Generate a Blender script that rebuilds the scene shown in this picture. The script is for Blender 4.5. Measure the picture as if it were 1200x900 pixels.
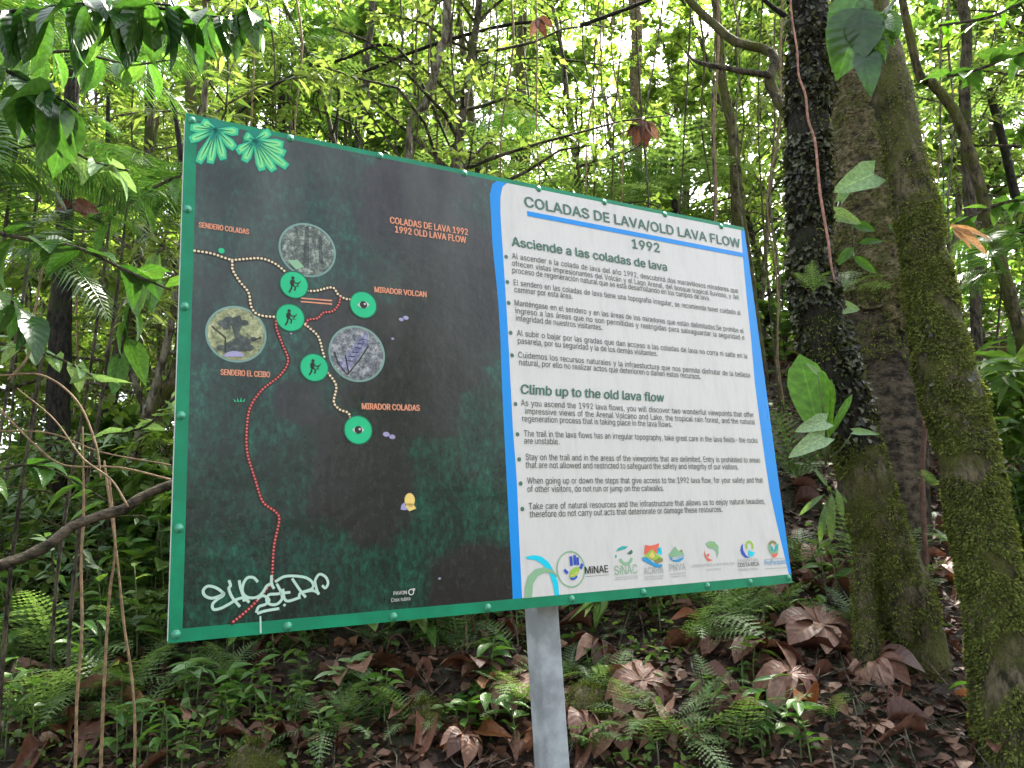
import bpy, math, random
import numpy as np
from mathutils import Vector, Matrix, noise, geometry

random.seed(7)
rng = np.random.default_rng(11)
S = bpy.context.scene
C = S.collection
for o in list(bpy.data.objects):
    bpy.data.objects.remove(o)

# ------------------------------------------------------------------ camera
F_PX = 922.8                                   # focal length in pixels of a 1200 px wide picture
UP = Vector((-0.06168, 0.97352, -0.22014)).normalized()      # world up seen in camera axes
FW = (Vector((0, 0, -1)) - UP * UP.dot(Vector((0, 0, -1)))).normalized()
RT = FW.cross(UP).normalized()
M3 = Matrix((RT, FW, UP))                      # camera axes -> world
CAM = Vector((0, 0, 1.6))
cam = bpy.data.cameras.new('camera')
cam.sensor_width = 36
cam.lens = F_PX / 1200 * 36
cam.clip_start = 0.05
cam.clip_end = 500
camo = bpy.data.objects.new('camera', cam)
C.objects.link(camo)
camo.matrix_world = Matrix.Translation(CAM) @ M3.to_4x4()
S.camera = camo

# ------------------------------------------------------------------ sky, sun, exposure
SUN_DIR = Vector((0.38, 0.62, 0.95)).normalized()           # towards the sun: high, beyond the hill
w = bpy.data.worlds.new('World')
S.world = w
w.use_nodes = True
nt = w.node_tree
nt.nodes.clear()
sky = nt.nodes.new('ShaderNodeTexSky')
sky.sky_type = 'NISHITA'
sky.sun_disc = False
sky.sun_elevation = math.asin(SUN_DIR.z)
sky.sun_rotation = math.atan2(SUN_DIR.x, SUN_DIR.y)
sky.dust_density = 4
sky.air_density = 1.0
bw = nt.nodes.new('ShaderNodeRGBToBW')
mx = nt.nodes.new('ShaderNodeMixRGB')
mx.inputs[0].default_value = 0.72
nt.links.new(sky.outputs[0], bw.inputs[0])
nt.links.new(sky.outputs[0], mx.inputs[1])
nt.links.new(bw.outputs[0], mx.inputs[2])
bg = nt.nodes.new('ShaderNodeBackground')
bg.inputs[1].default_value = 0.15
wo = nt.nodes.new('ShaderNodeOutputWorld')
nt.links.new(mx.outputs[0], bg.inputs[0])
nt.links.new(bg.outputs[0], wo.inputs[0])
sun = bpy.data.lights.new('sun', 'SUN')
sun.energy = 5.0
sun.angle = math.radians(4)
sun.color = (1.0, 0.95, 0.84)
suno = bpy.data.objects.new('sun', sun)
C.objects.link(suno)
suno.rotation_euler = SUN_DIR.to_track_quat('Z', 'Y').to_euler()
suno.location = (0, 0, 30)
S.view_settings.view_transform = 'Standard'
S.view_settings.look = 'None'
S.view_settings.exposure = 2.7
S.view_settings.gamma = 1.0
S.render.engine = 'CYCLES'
S.cycles.use_denoising = True
S.cycles.max_bounces = 7
S.cycles.diffuse_bounces = 3
S.cycles.glossy_bounces = 2
S.cycles.transmission_bounces = 3
S.cycles.transparent_max_bounces = 4
S.cycles.use_adaptive_sampling = True
S.cycles.adaptive_threshold = 0.02
S.cycles.sample_clamp_indirect = 6


# ------------------------------------------------------------------ helpers
def ray(px, py):
    return M3 @ Vector((px - 600, 450 - py, -F_PX))


def at(px, py, Y):
    r = ray(px, py)
    return CAM + r * (Y / r.y)


def project(p):
    c = M3.transposed() @ (Vector(p) - CAM)
    if c.z > -0.01:
        return (-9999, -9999)
    return (600 + c.x / -c.z * F_PX, 450 - c.y / -c.z * F_PX)


def smooth(a, b, x):
    t = min(1, max(0, (x - a) / (b - a)))
    return t * t * (3 - 2 * t)


PROF = [(-60, -0.3), (-6, 0), (2.1, 0.0), (3.0, 0.24), (4.0, 0.66), (5.0, 1.15), (6.0, 1.72), (8, 3.05),
        (10, 4.2), (13, 5.3), (18, 6.3), (30, 6.8), (60, 4.0), (400, -20)]


def prof(y):
    for (a, ha), (b, hb) in zip(PROF, PROF[1:]):
        if y <= b:
            return ha + (hb - ha) * max(0, (y - a) / (b - a))
    return PROF[-1][1]


def ground(x, y):
    h = prof(y + 0.18 * math.sin(x * 1.3))
    if y > 4.5:
        k = smooth(-0.8, -3.5, x)
        h = h - (h - prof(4.5)) * 0.42 * k * (1 - smooth(14, 30, y))
    h += 0.20 * noise.noise(Vector((x * 0.6, y * 0.6, 3.1))) * smooth(2.2, 4.5, y)
    h += 0.10 * noise.noise(Vector((x * 1.9, y * 1.9, 1.7))) * smooth(2.0, 3.5, y)
    h += 0.03 * noise.noise(Vector((x * 6, y * 6, 5.7)))
    return h


def hit(px, py, y0=2.2):
    r = ray(px, py)
    r = r / r.y
    y = y0
    while y < 45:
        p = CAM + r * y
        if p.z < ground(p.x, p.y):
            return Vector((p.x, p.y, ground(p.x, p.y)))
        y += 0.03
    return CAM + r * 45


def link(name, me, mat=None, parent=None):
    o = bpy.data.objects.new(name, me)
    C.objects.link(o)
    if mat is not None and len(me.materials) == 0:
        me.materials.append(mat)
    if parent is not None:
        o.parent = parent
    return o


def empty(name, loc, rz=0.0):
    o = bpy.data.objects.new(name, None)
    C.objects.link(o)
    o.location = loc
    o.rotation_euler = (0, 0, rz)
    o.empty_display_size = 0.1
    return o


def tag(o, label, cat, group=None):
    o['label'] = label
    o['category'] = cat
    if group:
        o['group'] = group
    return o


class MB:
    def __init__(self):
        self.v, self.f, self.uv = [], [], {}

    def add(self, vs, fs):
        n = len(self.v)
        self.v += [tuple(p) for p in vs]
        self.f += [tuple(i + n for i in f) for f in fs]

    def box(self, c, s):
        x, y, z = c
        a, b, d = s[0] / 2, s[1] / 2, s[2] / 2
        vs = [(x + i * a, y + j * b, z + k * d) for i in (-1, 1) for j in (-1, 1) for k in (-1, 1)]
        self.add(vs, [(0, 1, 3, 2), (4, 6, 7, 5), (0, 4, 5, 1), (2, 3, 7, 6), (0, 2, 6, 4), (1, 5, 7, 3)])

    def tube(self, pts, rads, seg=6, bump=0.0, cap=True, fr=3.0, seedv=0.0):
        pts = [Vector(p) for p in pts]
        rings = []
        t0 = (pts[1] - pts[0]).normalized()
        ref = Vector((1, 0, 0)) if abs(t0.x) < 0.8 else Vector((0, 1, 0))
        u = (ref - t0 * ref.dot(t0)).normalized()
        vs = []
        for i, p in enumerate(pts):
            t = (pts[min(i + 1, len(pts) - 1)] - pts[max(i - 1, 0)]).normalized()
            u = (u - t * u.dot(t)).normalized()
            v = t.cross(u)
            for k in range(seg):
                a = 2 * math.pi * k / seg
                d = u * math.cos(a) + v * math.sin(a)
                r = rads[i]
                if bump:
                    q = p + d * r
                    r *= 1 + bump * noise.noise(q * fr + Vector((seedv, 0, 0))) + bump * 0.5 * noise.noise(q * fr * 3.1)
                vs.append(p + d * r)
        fs = []
        for i in range(len(pts) - 1):
            for k in range(seg):
                a, b = i * seg + k, i * seg + (k + 1) % seg
                fs.append((a, b, b + seg, a + seg))
        if cap:
            fs.append(tuple(range(seg))[::-1])
            fs.append(tuple((len(pts) - 1) * seg + k for k in range(seg)))
        self.add(vs, fs)

    def mesh(self, name, smoothf=True):
        me = bpy.data.meshes.new(name)
        me.from_pydata(self.v, [], self.f)
        if smoothf:
            me.polygons.foreach_set('use_smooth', [True] * len(me.polygons))
        me.update()
        return me

    def build(self, name, mat, parent=None, smoothf=True):
        return link(name, self.mesh(name, smoothf), mat, parent)


def catmull(P, n):
    """resample control points (tuples of equal length) into n points"""
    P = [np.array(p, float) for p in P]
    P = [2 * P[0] - P[1]] + P + [2 * P[-1] - P[-2]]
    out = []
    m = len(P) - 3
    for i in range(n):
        t = i / (n - 1) * m
        k = min(int(t), m - 1)
        t -= k
        a, b, c, d = P[k:k + 4]
        out.append(0.5 * ((2 * b) + (c - a) * t + (2 * a - 5 * b + 4 * c - d) * t * t + (3 * b - a - 3 * c + d) * t ** 3))
    return out


def curve_tube(mb, ctrl, n, seg, bump=0.0, fr=3.0, sv=0.0):
    """ctrl: (x,y,z,r)"""
    q = catmull(ctrl, n)
    mb.tube([Vector(p[:3]) for p in q], [max(0.0008, p[3]) for p in q], seg, bump, True, fr, sv)
    return q


def frames(D, Nn):
    """rotation matrices whose columns are (X, Y=direction, Z=normal)"""
    D = D / np.linalg.norm(D, axis=1, keepdims=True)
    X = np.cross(D, Nn)
    X /= np.maximum(np.linalg.norm(X, axis=1, keepdims=True), 1e-6)
    Z = np.cross(X, D)
    return np.stack([X, D, Z], axis=2)


def mass_mesh(name, TV, TF, P, R, Sc):
    TV = np.array(TV, float)
    n, k = len(P), len(TV)
    V = np.einsum('nij,kj->nki', R, TV) * np.asarray(Sc).reshape(n, 1, 1) + np.asarray(P)[:, None, :]
    TFa = np.array(TF)
    m = TFa.shape[1]
    Fa = (TFa[None] + (np.arange(n) * k)[:, None, None]).reshape(-1, m)
    me = bpy.data.meshes.new(name)
    me.vertices.add(n * k)
    me.vertices.foreach_set('co', V.reshape(-1).astype(np.float32))
    me.loops.add(Fa.size)
    me.loops.foreach_set('vertex_index', Fa.reshape(-1).astype(np.int32))
    me.polygons.add(len(Fa))
    me.polygons.foreach_set('loop_start', (np.arange(len(Fa)) * m).astype(np.int32))
    me.polygons.foreach_set('loop_total', np.full(len(Fa), m, np.int32))
    me.update(calc_edges=True)
    return me


# small leaf templates (along +Y)
LEAF_S = ([(0, 0, 0), (-0.24, 0.42, 0.07), (0, 0.5, -0.01), (0.24, 0.42, 0.07), (0, 1, -0.10)],
          [(0, 2, 1), (0, 3, 2), (1, 2, 4), (2, 3, 4)])
LEAF_W = ([(0, 0, 0), (-0.36, 0.36, 0.06), (0, 0.5, -0.02), (0.36, 0.36, 0.06), (-0.22, 0.75, 0.02), (0.22, 0.75, 0.02), (0, 1, -0.14)],
          [(0, 2, 1), (0, 3, 2), (1, 2, 4), (2, 3, 5), (4, 2, 6), (2, 5, 6)])
TUFT = ([(0, 0, 0), (-0.2, 0.5, 0.05), (0.2, 0.5, 0.05), (0, 1, -0.1)], [(0, 2, 1), (1, 2, 3)])
LEAF_N = ([(0, 0, 0), (-0.11, 0.4, 0.03), (0, 0.5, -0.01), (0.11, 0.4, 0.03), (0, 1, -0.18)],
          [(0, 2, 1), (0, 3, 2), (1, 2, 4), (2, 3, 4)])


def big_leaf(name, L=1.0, W=0.35, kind='ovate', n=7, fold=0.18, droop=0.25, twist=0.0, wave=0.0, seed=0, lobes=0):
    """one leaf along +Y from its base, normal +Z, with uv"""
    r = random.Random(seed)
    vs, fs, uvs = [], [], []
    cols = [-1, -0.5, 0, 0.5, 1]
    ph = r.random() * 6
    for i in range(n + 1):
        t = i / n
        if kind == 'ovate':
            ww = math.sin(math.pi * min(1, t ** 0.75)) ** 0.9
        elif kind == 'lance':
            ww = math.sin(math.pi * t ** 0.9) ** 0.75
        elif kind == 'obov':
            ww = (t ** 0.55) * (1 - t ** 4.5)
        elif kind == 'heart':
            ww = (1 - t) ** 0.62 * (1 - (1 - min(1, t * 5)) ** 2 * 0.35)
        else:
            ww = 1
        ww = max(ww, 0.02)
        if lobes:
            ww *= 0.72 + 0.28 * abs(math.sin(t * math.pi * lobes))
        a = droop * t * t
        y, z = L * (t - 0.25 * droop * t ** 3), -L * a * 0.8
        for c in cols:
            x = c * W / 2 * ww
            zz = z + abs(c) * W * fold * ww + wave * L * math.sin(t * 9 + c * 2 + ph) * abs(c)
            yy = y
            if kind == 'heart' and i == 0:
                yy = y - abs(c) * L * 0.14
            ang = twist * t
            vs.append((x * math.cos(ang) - (zz - z) * math.sin(ang), yy, z + x * math.sin(ang) + (zz - z) * math.cos(ang)))
            uvs.append((0.5 + c * 0.5, t))
    for i in range(n):
        for j in range(4):
            a = i * 5 + j
            fs.append((a, a + 1, a + 6, a + 5))
    me = bpy.data.meshes.new(name)
    me.from_pydata(vs, [], fs)
    me.polygons.foreach_set('use_smooth', [True] * len(fs))
    uvl = me.uv_layers.new(name='uv')
    for lp in me.loops:
        uvl.data[lp.index].uv = uvs[lp.vertex_index]
    me.update()
    return me


# ------------------------------------------------------------------ materials
def nodes(name):
    m = bpy.data.materials.new(name)
    m.use_nodes = True
    t = m.node_tree
    t.nodes.clear()
    out = t.nodes.new('ShaderNodeOutputMaterial')
    return m, t, out


def N(t, typ, **kw):
    n = t.nodes.new(typ)
    for k, v in kw.items():
        if k in n.inputs:
            n.inputs[k].default_value = v
        else:
            setattr(n, k, v)
    return n


def ramp(t, fac, stops):
    n = t.nodes.new('ShaderNodeValToRGB')
    e = n.color_ramp.elements
    while len(e) < len(stops):
        e.new(0.5)
    for i, (p, c) in enumerate(stops):
        e[i].position = p
        e[i].color = (*c, 1) if len(c) == 3 else c
    if fac is not None:
        t.links.new(fac, n.inputs[0])
    return n


def flat(name, col, rough=0.5, metal=0.0, spec=0.5, bumpk=0.0, dirt=0.0, scale=30):
    m, t, out = nodes(name)
    p = N(t, 'ShaderNodeBsdfPrincipled', Roughness=rough, Metallic=metal)
    p.inputs['Base Color'].default_value = (*col, 1)
    p.inputs['Specular IOR Level'].default_value = spec
    if dirt:
        tc = N(t, 'ShaderNodeTexCoord')
        nz = N(t, 'ShaderNodeTexNoise', Scale=scale, Detail=6.0, Roughness=0.65)
        t.links.new(tc.outputs['Object'], nz.inputs['Vector'])
        r = ramp(t, nz.outputs[0], [(0.42, tuple(c * (1 - dirt) for c in col)), (0.62, col)])
        t.links.new(r.outputs[0], p.inputs['Base Color'])
        rr = N(t, 'ShaderNodeMapRange')
        rr.inputs[3].default_value = min(1, rough + 0.2)
        rr.inputs[4].default_value = rough
        t.links.new(nz.outputs[0], rr.inputs[0])
        t.links.new(rr.outputs[0], p.inputs['Roughness'])
    t.links.new(p.outputs[0], out.inputs[0])
    return m


def leafmat(name, c0, c1, c2, rough=0.42, trans=0.4, tcol=(1.5, 1.6, 0.7), veins=False, spec=0.4, blot=None):
    m, t, out = nodes(name)
    geo = N(t, 'ShaderNodeNewGeometry')
    oi = N(t, 'ShaderNodeObjectInfo')
    ad = N(t, 'ShaderNodeMath', operation='ADD')
    t.links.new(geo.outputs['Random Per Island'], ad.inputs[0])
    t.links.new(oi.outputs['Random'], ad.inputs[1])
    frn = N(t, 'ShaderNodeMath', operation='FRACT')
    t.links.new(ad.outputs[0], frn.inputs[0])
    r = ramp(t, frn.outputs[0], [(0.0, c0), (0.5, c1), (1.0, c2)])
    col = r.outputs[0]
    tc = N(t, 'ShaderNodeTexCoord')
    nz = N(t, 'ShaderNodeTexNoise', Scale=14.0, Detail=4.0)
    t.links.new(tc.outputs['Object'], nz.inputs['Vector'])
    hs = N(t, 'ShaderNodeMixRGB', blend_type='MULTIPLY')
    hs.inputs[0].default_value = 0.6
    rr = ramp(t, nz.outputs[0], [(0.35, (0.55, 0.55, 0.5)), (0.65, (1.3, 1.25, 1.2))])
    t.links.new(col, hs.inputs[1])
    t.links.new(rr.outputs[0], hs.inputs[2])
    col = hs.outputs[0]
    if blot:
        mb_ = N(t, 'ShaderNodeMixRGB')
        nz2 = N(t, 'ShaderNodeTexNoise', Scale=9.0, Detail=5.0)
        t.links.new(tc.outputs['Object'], nz2.inputs['Vector'])
        r2 = ramp(t, nz2.outputs[0], [(0.56, (0, 0, 0)), (0.66, (1, 1, 1))])
        t.links.new(r2.outputs[0], mb_.inputs[0])
        t.links.new(col, mb_.inputs[1])
        mb_.inputs[2].default_value = (*blot, 1)
        col = mb_.outputs[0]
    bump = None
    if veins:
        uv = N(t, 'ShaderNodeUVMap')
        sx = N(t, 'ShaderNodeSeparateXYZ')
        t.links.new(uv.outputs[0], sx.inputs[0])
        a = N(t, 'ShaderNodeMath', operation='SUBTRACT')
        t.links.new(sx.outputs[0], a.inputs[0])
        a.inputs[1].default_value = 0.5
        b = N(t, 'ShaderNodeMath', operation='ABSOLUTE')
        t.links.new(a.outputs[0], b.inputs[0])
        # side veins: slanted stripes
        s1 = N(t, 'ShaderNodeMath', operation='MULTIPLY_ADD')
        t.links.new(b.outputs[0], s1.inputs[0])
        s1.inputs[1].default_value = -0.45
        t.links.new(sx.outputs[1], s1.inputs[2])
        s2 = N(t, 'ShaderNodeMath', operation='MULTIPLY')
        t.links.new(s1.outputs[0], s2.inputs[0])
        s2.inputs[1].default_value = 52.0
        s3 = N(t, 'ShaderNodeMath', operation='SINE')
        t.links.new(s2.outputs[0], s3.inputs[0])
        g = ramp(t, s3.outputs[0], [(0.88, (0, 0, 0)), (1.0, (0.45, 0.45, 0.45))])
        mid = ramp(t, b.outputs[0], [(0.012, (1, 1, 1)), (0.035, (0, 0, 0))])
        mxx = N(t, 'ShaderNodeMixRGB', blend_type='LIGHTEN')
        mxx.inputs[0].default_value = 1
        t.links.new(g.outputs[0], mxx.inputs[1])
        t.links.new(mid.outputs[0], mxx.inputs[2])
        cm = N(t, 'ShaderNodeMixRGB', blend_type='MULTIPLY')
        cm.inputs[2].default_value = (1.5, 1.45, 1.3, 1)
        t.links.new(mxx.outputs[0], cm.inputs[0])
        t.links.new(col, cm.inputs[1])
        col = cm.outputs[0]
        bump = N(t, 'ShaderNodeBump', Strength=0.22, Distance=0.003)
        t.links.new(s3.outputs[0], bump.inputs['Height'])
    p = N(t, 'ShaderNodeBsdfPrincipled', Roughness=rough)
    p.inputs['Specular IOR Level'].default_value = spec
    t.links.new(col, p.inputs['Base Color'])
    if bump:
        t.links.new(bump.outputs[0], p.inputs['Normal'])
    tr = N(t, 'ShaderNodeBsdfTranslucent')
    tm = N(t, 'ShaderNodeMixRGB', blend_type='MULTIPLY')
    tm.inputs[0].default_value = 1
    tm.inputs[2].default_value = (*tcol, 1)
    t.links.new(col, tm.inputs[1])
    t.links.new(tm.outputs[0], tr.inputs[0])
    ms = N(t, 'ShaderNodeMixShader')
    ms.inputs[0].default_value = trans
    t.links.new(p.outputs[0], ms.inputs[1])
    t.links.new(tr.outputs[0], ms.inputs[2])
    t.links.new(ms.outputs[0], out.inputs[0])
    return m


def barkmat(name, dark, light, moss=None, mossamt=0.5, scale=6.0, stretch=0.35, rough=0.85, lichen=None):
    m, t, out = nodes(name)
    tc = N(t, 'ShaderNodeTexCoord')
    mp = N(t, 'ShaderNodeMapping')
    mp.inputs['Scale'].default_value = (1, 1, stretch)
    t.links.new(tc.outputs['Object'], mp.inputs[0])
    nz = N(t, 'ShaderNodeTexNoise', Scale=scale * 4, Detail=9.0, Roughness=0.7)
    t.links.new(mp.outputs[0], nz.inputs['Vector'])
    r = ramp(t, nz.outputs[0], [(0.42, tuple(c * 0.6 for c in dark)), (0.60, tuple(c * 1.15 for c in light))])
    col = r.outputs[0]
    if lichen:
        n3 = N(t, 'ShaderNodeTexNoise', Scale=scale * 1.3, Detail=6.0, Roughness=0.6)
        t.links.new(tc.outputs['Object'], n3.inputs['Vector'])
        r3 = ramp(t, n3.outputs[0], [(0.58, (0, 0, 0)), (0.68, (1, 1, 1))])
        m3 = N(t, 'ShaderNodeMixRGB')
        t.links.new(r3.outputs[0], m3.inputs[0])
        t.links.new(col, m3.inputs[1])
        m3.inputs[2].default_value = (*lichen, 1)
        col = m3.outputs[0]
    if moss:
        n2 = N(t, 'ShaderNodeTexNoise', Scale=scale * 0.7, Detail=8.0, Roughness=0.65)
        t.links.new(tc.outputs['Object'], n2.inputs['Vector'])
        lo = 0.62 - 0.3 * mossamt
        r2 = ramp(t, n2.outputs[0], [(lo, (0, 0, 0)), (lo + 0.12, (1, 1, 1))])
        nm = N(t, 'ShaderNodeTexNoise', Scale=scale * 14, Detail=5.0, Roughness=0.7)
        t.links.new(tc.outputs['Object'], nm.inputs['Vector'])
        rm = ramp(t, nm.outputs[0], [(0.35, tuple(c * 0.35 for c in moss)), (0.65, moss)])
        m2 = N(t, 'ShaderNodeMixRGB')
        t.links.new(r2.outputs[0], m2.inputs[0])
        t.links.new(col, m2.inputs[1])
        t.links.new(rm.outputs[0], m2.inputs[2])
        col = m2.outputs[0]
    p = N(t, 'ShaderNodeBsdfPrincipled', Roughness=rough)
    p.inputs['Specular IOR Level'].default_value = 0.25
    t.links.new(col, p.inputs['Base Color'])
    bp = N(t, 'ShaderNodeBump', Strength=1.0, Distance=0.06)
    t.links.new(nz.outputs[0], bp.inputs['Height'])
    t.links.new(bp.outputs[0], p.inputs['Normal'])
    t.links.new(p.outputs[0], out.inputs[0])
    return m


M = {}
M['canopy_a'] = leafmat('canopy_leaf', (0.09, 0.16, 0.03), (0.15, 0.23, 0.05), (0.25, 0.31, 0.09), trans=0.5, tcol=(1.6, 1.75, 0.9))
M['canopy_b'] = leafmat('canopy_leaf_olive', (0.07, 0.12, 0.04), (0.13, 0.18, 0.06), (0.22, 0.27, 0.12), trans=0.48, tcol=(1.6, 1.7, 0.7))
M['shrub'] = leafmat('shrub_leaf', (0.06, 0.13, 0.03), (0.11, 0.20, 0.05), (0.18, 0.27, 0.09), trans=0.4, rough=0.35)
M['dark_leaf'] = leafmat('dark_glossy_leaf', (0.02, 0.065, 0.015), (0.035, 0.095, 0.02), (0.06, 0.13, 0.03), trans=0.35, rough=0.28, veins=True, spec=0.6)
M['big_leaf'] = leafmat('broad_leaf', (0.05, 0.13, 0.03), (0.08, 0.18, 0.04), (0.13, 0.24, 0.06), trans=0.38, rough=0.32, veins=True)
M['bright_leaf'] = leafmat('bright_leaf', (0.10, 0.26, 0.02), (0.13, 0.30, 0.025), (0.16, 0.33, 0.03), trans=0.45, rough=0.35, veins=True)
M['pale_leaf'] = leafmat('pale_leaf', (0.20, 0.33, 0.16), (0.24, 0.38, 0.2), (0.3, 0.42, 0.25), trans=0.3, rough=0.4, veins=True)
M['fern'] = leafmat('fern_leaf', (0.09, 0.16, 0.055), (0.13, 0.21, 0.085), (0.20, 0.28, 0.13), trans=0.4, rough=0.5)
M['fern_dark'] = leafmat('dark_fern_leaf', (0.05, 0.10, 0.045), (0.08, 0.14, 0.06), (0.11, 0.17, 0.08), trans=0.3, rough=0.5)  # darker fern tone, shared by some ferns and a shrub
M['palm'] = leafmat('palm_leaflet', (0.03, 0.09, 0.025), (0.055, 0.13, 0.035), (0.10, 0.18, 0.05), trans=0.35, rough=0.3, spec=0.6)
M['dead'] = leafmat('dead_leaf', (0.06, 0.025, 0.018), (0.15, 0.07, 0.048), (0.30, 0.19, 0.145), trans=0.12, tcol=(1.2, 0.9, 0.7), rough=0.5, veins=True)
M['dead_rust'] = leafmat('rusty_dead_leaf', (0.12, 0.04, 0.018), (0.22, 0.085, 0.035), (0.34, 0.19, 0.11), trans=0.15, tcol=(1.2, 0.9, 0.7), rough=0.5, veins=True)
M['litter'] = leafmat('litter_leaf', (0.035, 0.018, 0.012), (0.08, 0.04, 0.027), (0.2, 0.12, 0.085), trans=0.1, tcol=(1.2, 0.9, 0.7), rough=0.6)
M['straw'] = leafmat('dry_straw_leaf', (0.42, 0.26, 0.13), (0.5, 0.32, 0.17), (0.55, 0.38, 0.24), trans=0.25, tcol=(1.1, 0.9, 0.7), rough=0.6, veins=True)
M['moss'] = leafmat('moss', (0.045, 0.062, 0.014), (0.095, 0.12, 0.026), (0.20, 0.22, 0.06), trans=0.3, rough=0.8, spec=0.15)
M['moss_dark'] = leafmat('dark_epiphyte', (0.010, 0.012, 0.006), (0.028, 0.034, 0.014), (0.11, 0.115, 0.06), trans=0.15, rough=0.45, spec=0.5)
M['bark'] = barkmat('bark', (0.035, 0.027, 0.018), (0.12, 0.10, 0.075), (0.07, 0.09, 0.018), 0.35)
M['bark_green'] = barkmat('mossy_bark', (0.035, 0.03, 0.016), (0.15, 0.125, 0.075), (0.115, 0.125, 0.025), 0.6)
M['bark_pale'] = barkmat('pale_bark', (0.08, 0.065, 0.045), (0.24, 0.21, 0.16), (0.10, 0.12, 0.03), 0.25, lichen=(0.3, 0.3, 0.24))
M['bark_dark'] = barkmat('dark_bark', (0.008, 0.007, 0.006), (0.035, 0.03, 0.022), (0.03, 0.04, 0.01), 0.25, scale=9)
M['bark_brown'] = barkmat('smooth_brown_bark', (0.03, 0.024, 0.017), (0.12, 0.095, 0.066), (0.07, 0.08, 0.03), 0.2, scale=3, stretch=1.6)
M['bark_tan'] = barkmat('ridged_tan_bark', (0.10, 0.08, 0.04), (0.30, 0.25, 0.14), (0.13, 0.15, 0.035), 0.35, scale=7, stretch=2.0)
M['vine'] = flat('pink_vine_bark', (0.36, 0.17, 0.12), 0.6, dirt=0.5)
M['stem'] = flat('green_stem', (0.10, 0.14, 0.04), 0.5, dirt=0.4)
M['dry_stem'] = flat('dry_stem', (0.26, 0.17, 0.09), 0.7, dirt=0.5)
M['root'] = flat('aerial_root_bark', (0.13, 0.065, 0.045), 0.7, dirt=0.5)


def soilmat():
    m, t, out = nodes('forest_soil')
    tc = N(t, 'ShaderNodeTexCoord')
    n1 = N(t, 'ShaderNodeTexNoise', Scale=9.0, Detail=9.0, Roughness=0.75)
    n2 = N(t, 'ShaderNodeTexNoise', Scale=0.9, Detail=6.0, Roughness=0.6)
    t.links.new(tc.outputs['Object'], n1.inputs['Vector'])
    t.links.new(tc.outputs['Object'], n2.inputs['Vector'])
    r = ramp(t, n1.outputs[0], [(0.3, (0.012, 0.008, 0.006)), (0.55, (0.045, 0.028, 0.02)), (0.75, (0.11, 0.07, 0.05))])
    r2 = ramp(t, n2.outputs[0], [(0.5, (0, 0, 0)), (0.64, (1, 1, 1))])
    mm = N(t, 'ShaderNodeMixRGB')
    t.links.new(r2.outputs[0], mm.inputs[0])
    t.links.new(r.outputs[0], mm.inputs[1])
    mm.inputs[2].default_value = (0.035, 0.045, 0.014, 1)
    p = N(t, 'ShaderNodeBsdfPrincipled', Roughness=0.85)
    t.links.new(mm.outputs[0], p.inputs['Base Color'])
    bp = N(t, 'ShaderNodeBump', Strength=1.0, Distance=0.05)
    t.links.new(n1.outputs[0], bp.inputs['Height'])
    t.links.new(bp.outputs[0], p.inputs['Normal'])
    t.links.new(p.outputs[0], out.inputs[0])
    return m


M['soil'] = soilmat()

# ------------------------------------------------------------------ ground
xs = np.concatenate([-np.geomspace(300, 6, 22), np.linspace(-5.8, 5.8, 150), np.geomspace(6, 300, 22)])
ys = np.concatenate([-np.geomspace(250, 1, 20), np.linspace(0, 12, 170), np.geomspace(12.2, 350, 40)])
gv = [(x, y, ground(x, y)) for y in ys for x in xs]
nx = len(xs)
gf = [(j * nx + i, j * nx + i + 1, (j + 1) * nx + i + 1, (j + 1) * nx + i) for j in range(len(ys) - 1) for i in range(nx - 1)]
me = bpy.data.meshes.new('ground')
me.from_pydata(gv, [], gf)
me.polygons.foreach_set('use_smooth', [True] * len(gf))
g = link('ground', me, M['soil'])
g['kind'] = 'structure'

# ================================================================== THE SIGN
SX = M3 @ Vector((0.87410, -0.05378, -0.48276))
SX.z = 0
SX.normalize()
SN = Vector((SX.y, -SX.x, 0))                   # faces the camera side
YAW = math.atan2(SX.y, SX.x)
_tl = ray(217.3, 132.5) / F_PX * 2.2
PD = SN.dot(_tl)                                # distance of the board face from the lens (negative side)


def plane_pt(px, py):
    r = ray(px, py)
    return CAM + r * (PD / SN.dot(r))


pbase = plane_pt(637, 715)
POSTX = pbase + SX * 0.058
post_g = Vector((POSTX.x, POSTX.y, 0)) - SN * 0.09
GZ = ground(post_g.x, post_g.y)
sign = empty('information_sign', (post_g.x, post_g.y, GZ - 0.05), YAW)
tag(sign, 'large green framed trail board with dark map and white bilingual text on one grey post', 'sign')
SO = Vector((post_g.x, post_g.y, GZ - 0.05))
FY = (plane_pt(600, 450) - SO).dot(-SN)         # local y of the board face (y grows backwards)


def s2(px, py):
    p = plane_pt(px, py) - SO
    return (p.dot(SX), p.z)


c_tl, c_tr, c_br, c_bl = s2(217.3, 132.5), s2(872, 266.5), s2(928.7, 683), s2(196.8, 754)
X0, X1 = (c_tl[0] + c_bl[0]) / 2, (c_tr[0] + c_br[0]) / 2
Z0, Z1 = (c_bl[1] + c_br[1]) / 2, (c_tl[1] + c_tr[1]) / 2
BW, BH = X1 - X0, Z1 - Z0
PX = BW / 700.0                                  # metres per typical pixel


def lay(k):
    return FY - 0.0006 * k


M['alu'] = flat('pale_board_edge', (0.55, 0.56, 0.55), 0.4, dirt=0.3, scale=12)
M['post'] = flat('grey_painted_steel', (0.33, 0.365, 0.39), 0.45, dirt=0.4, scale=9)
M['frame_green'] = flat('green_print_border', (0.0, 0.22, 0.105), 0.26, spec=0.3, dirt=0.22, scale=9)
M['rust'] = flat('rust', (0.22, 0.09, 0.03), 0.9, dirt=0.5)


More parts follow.
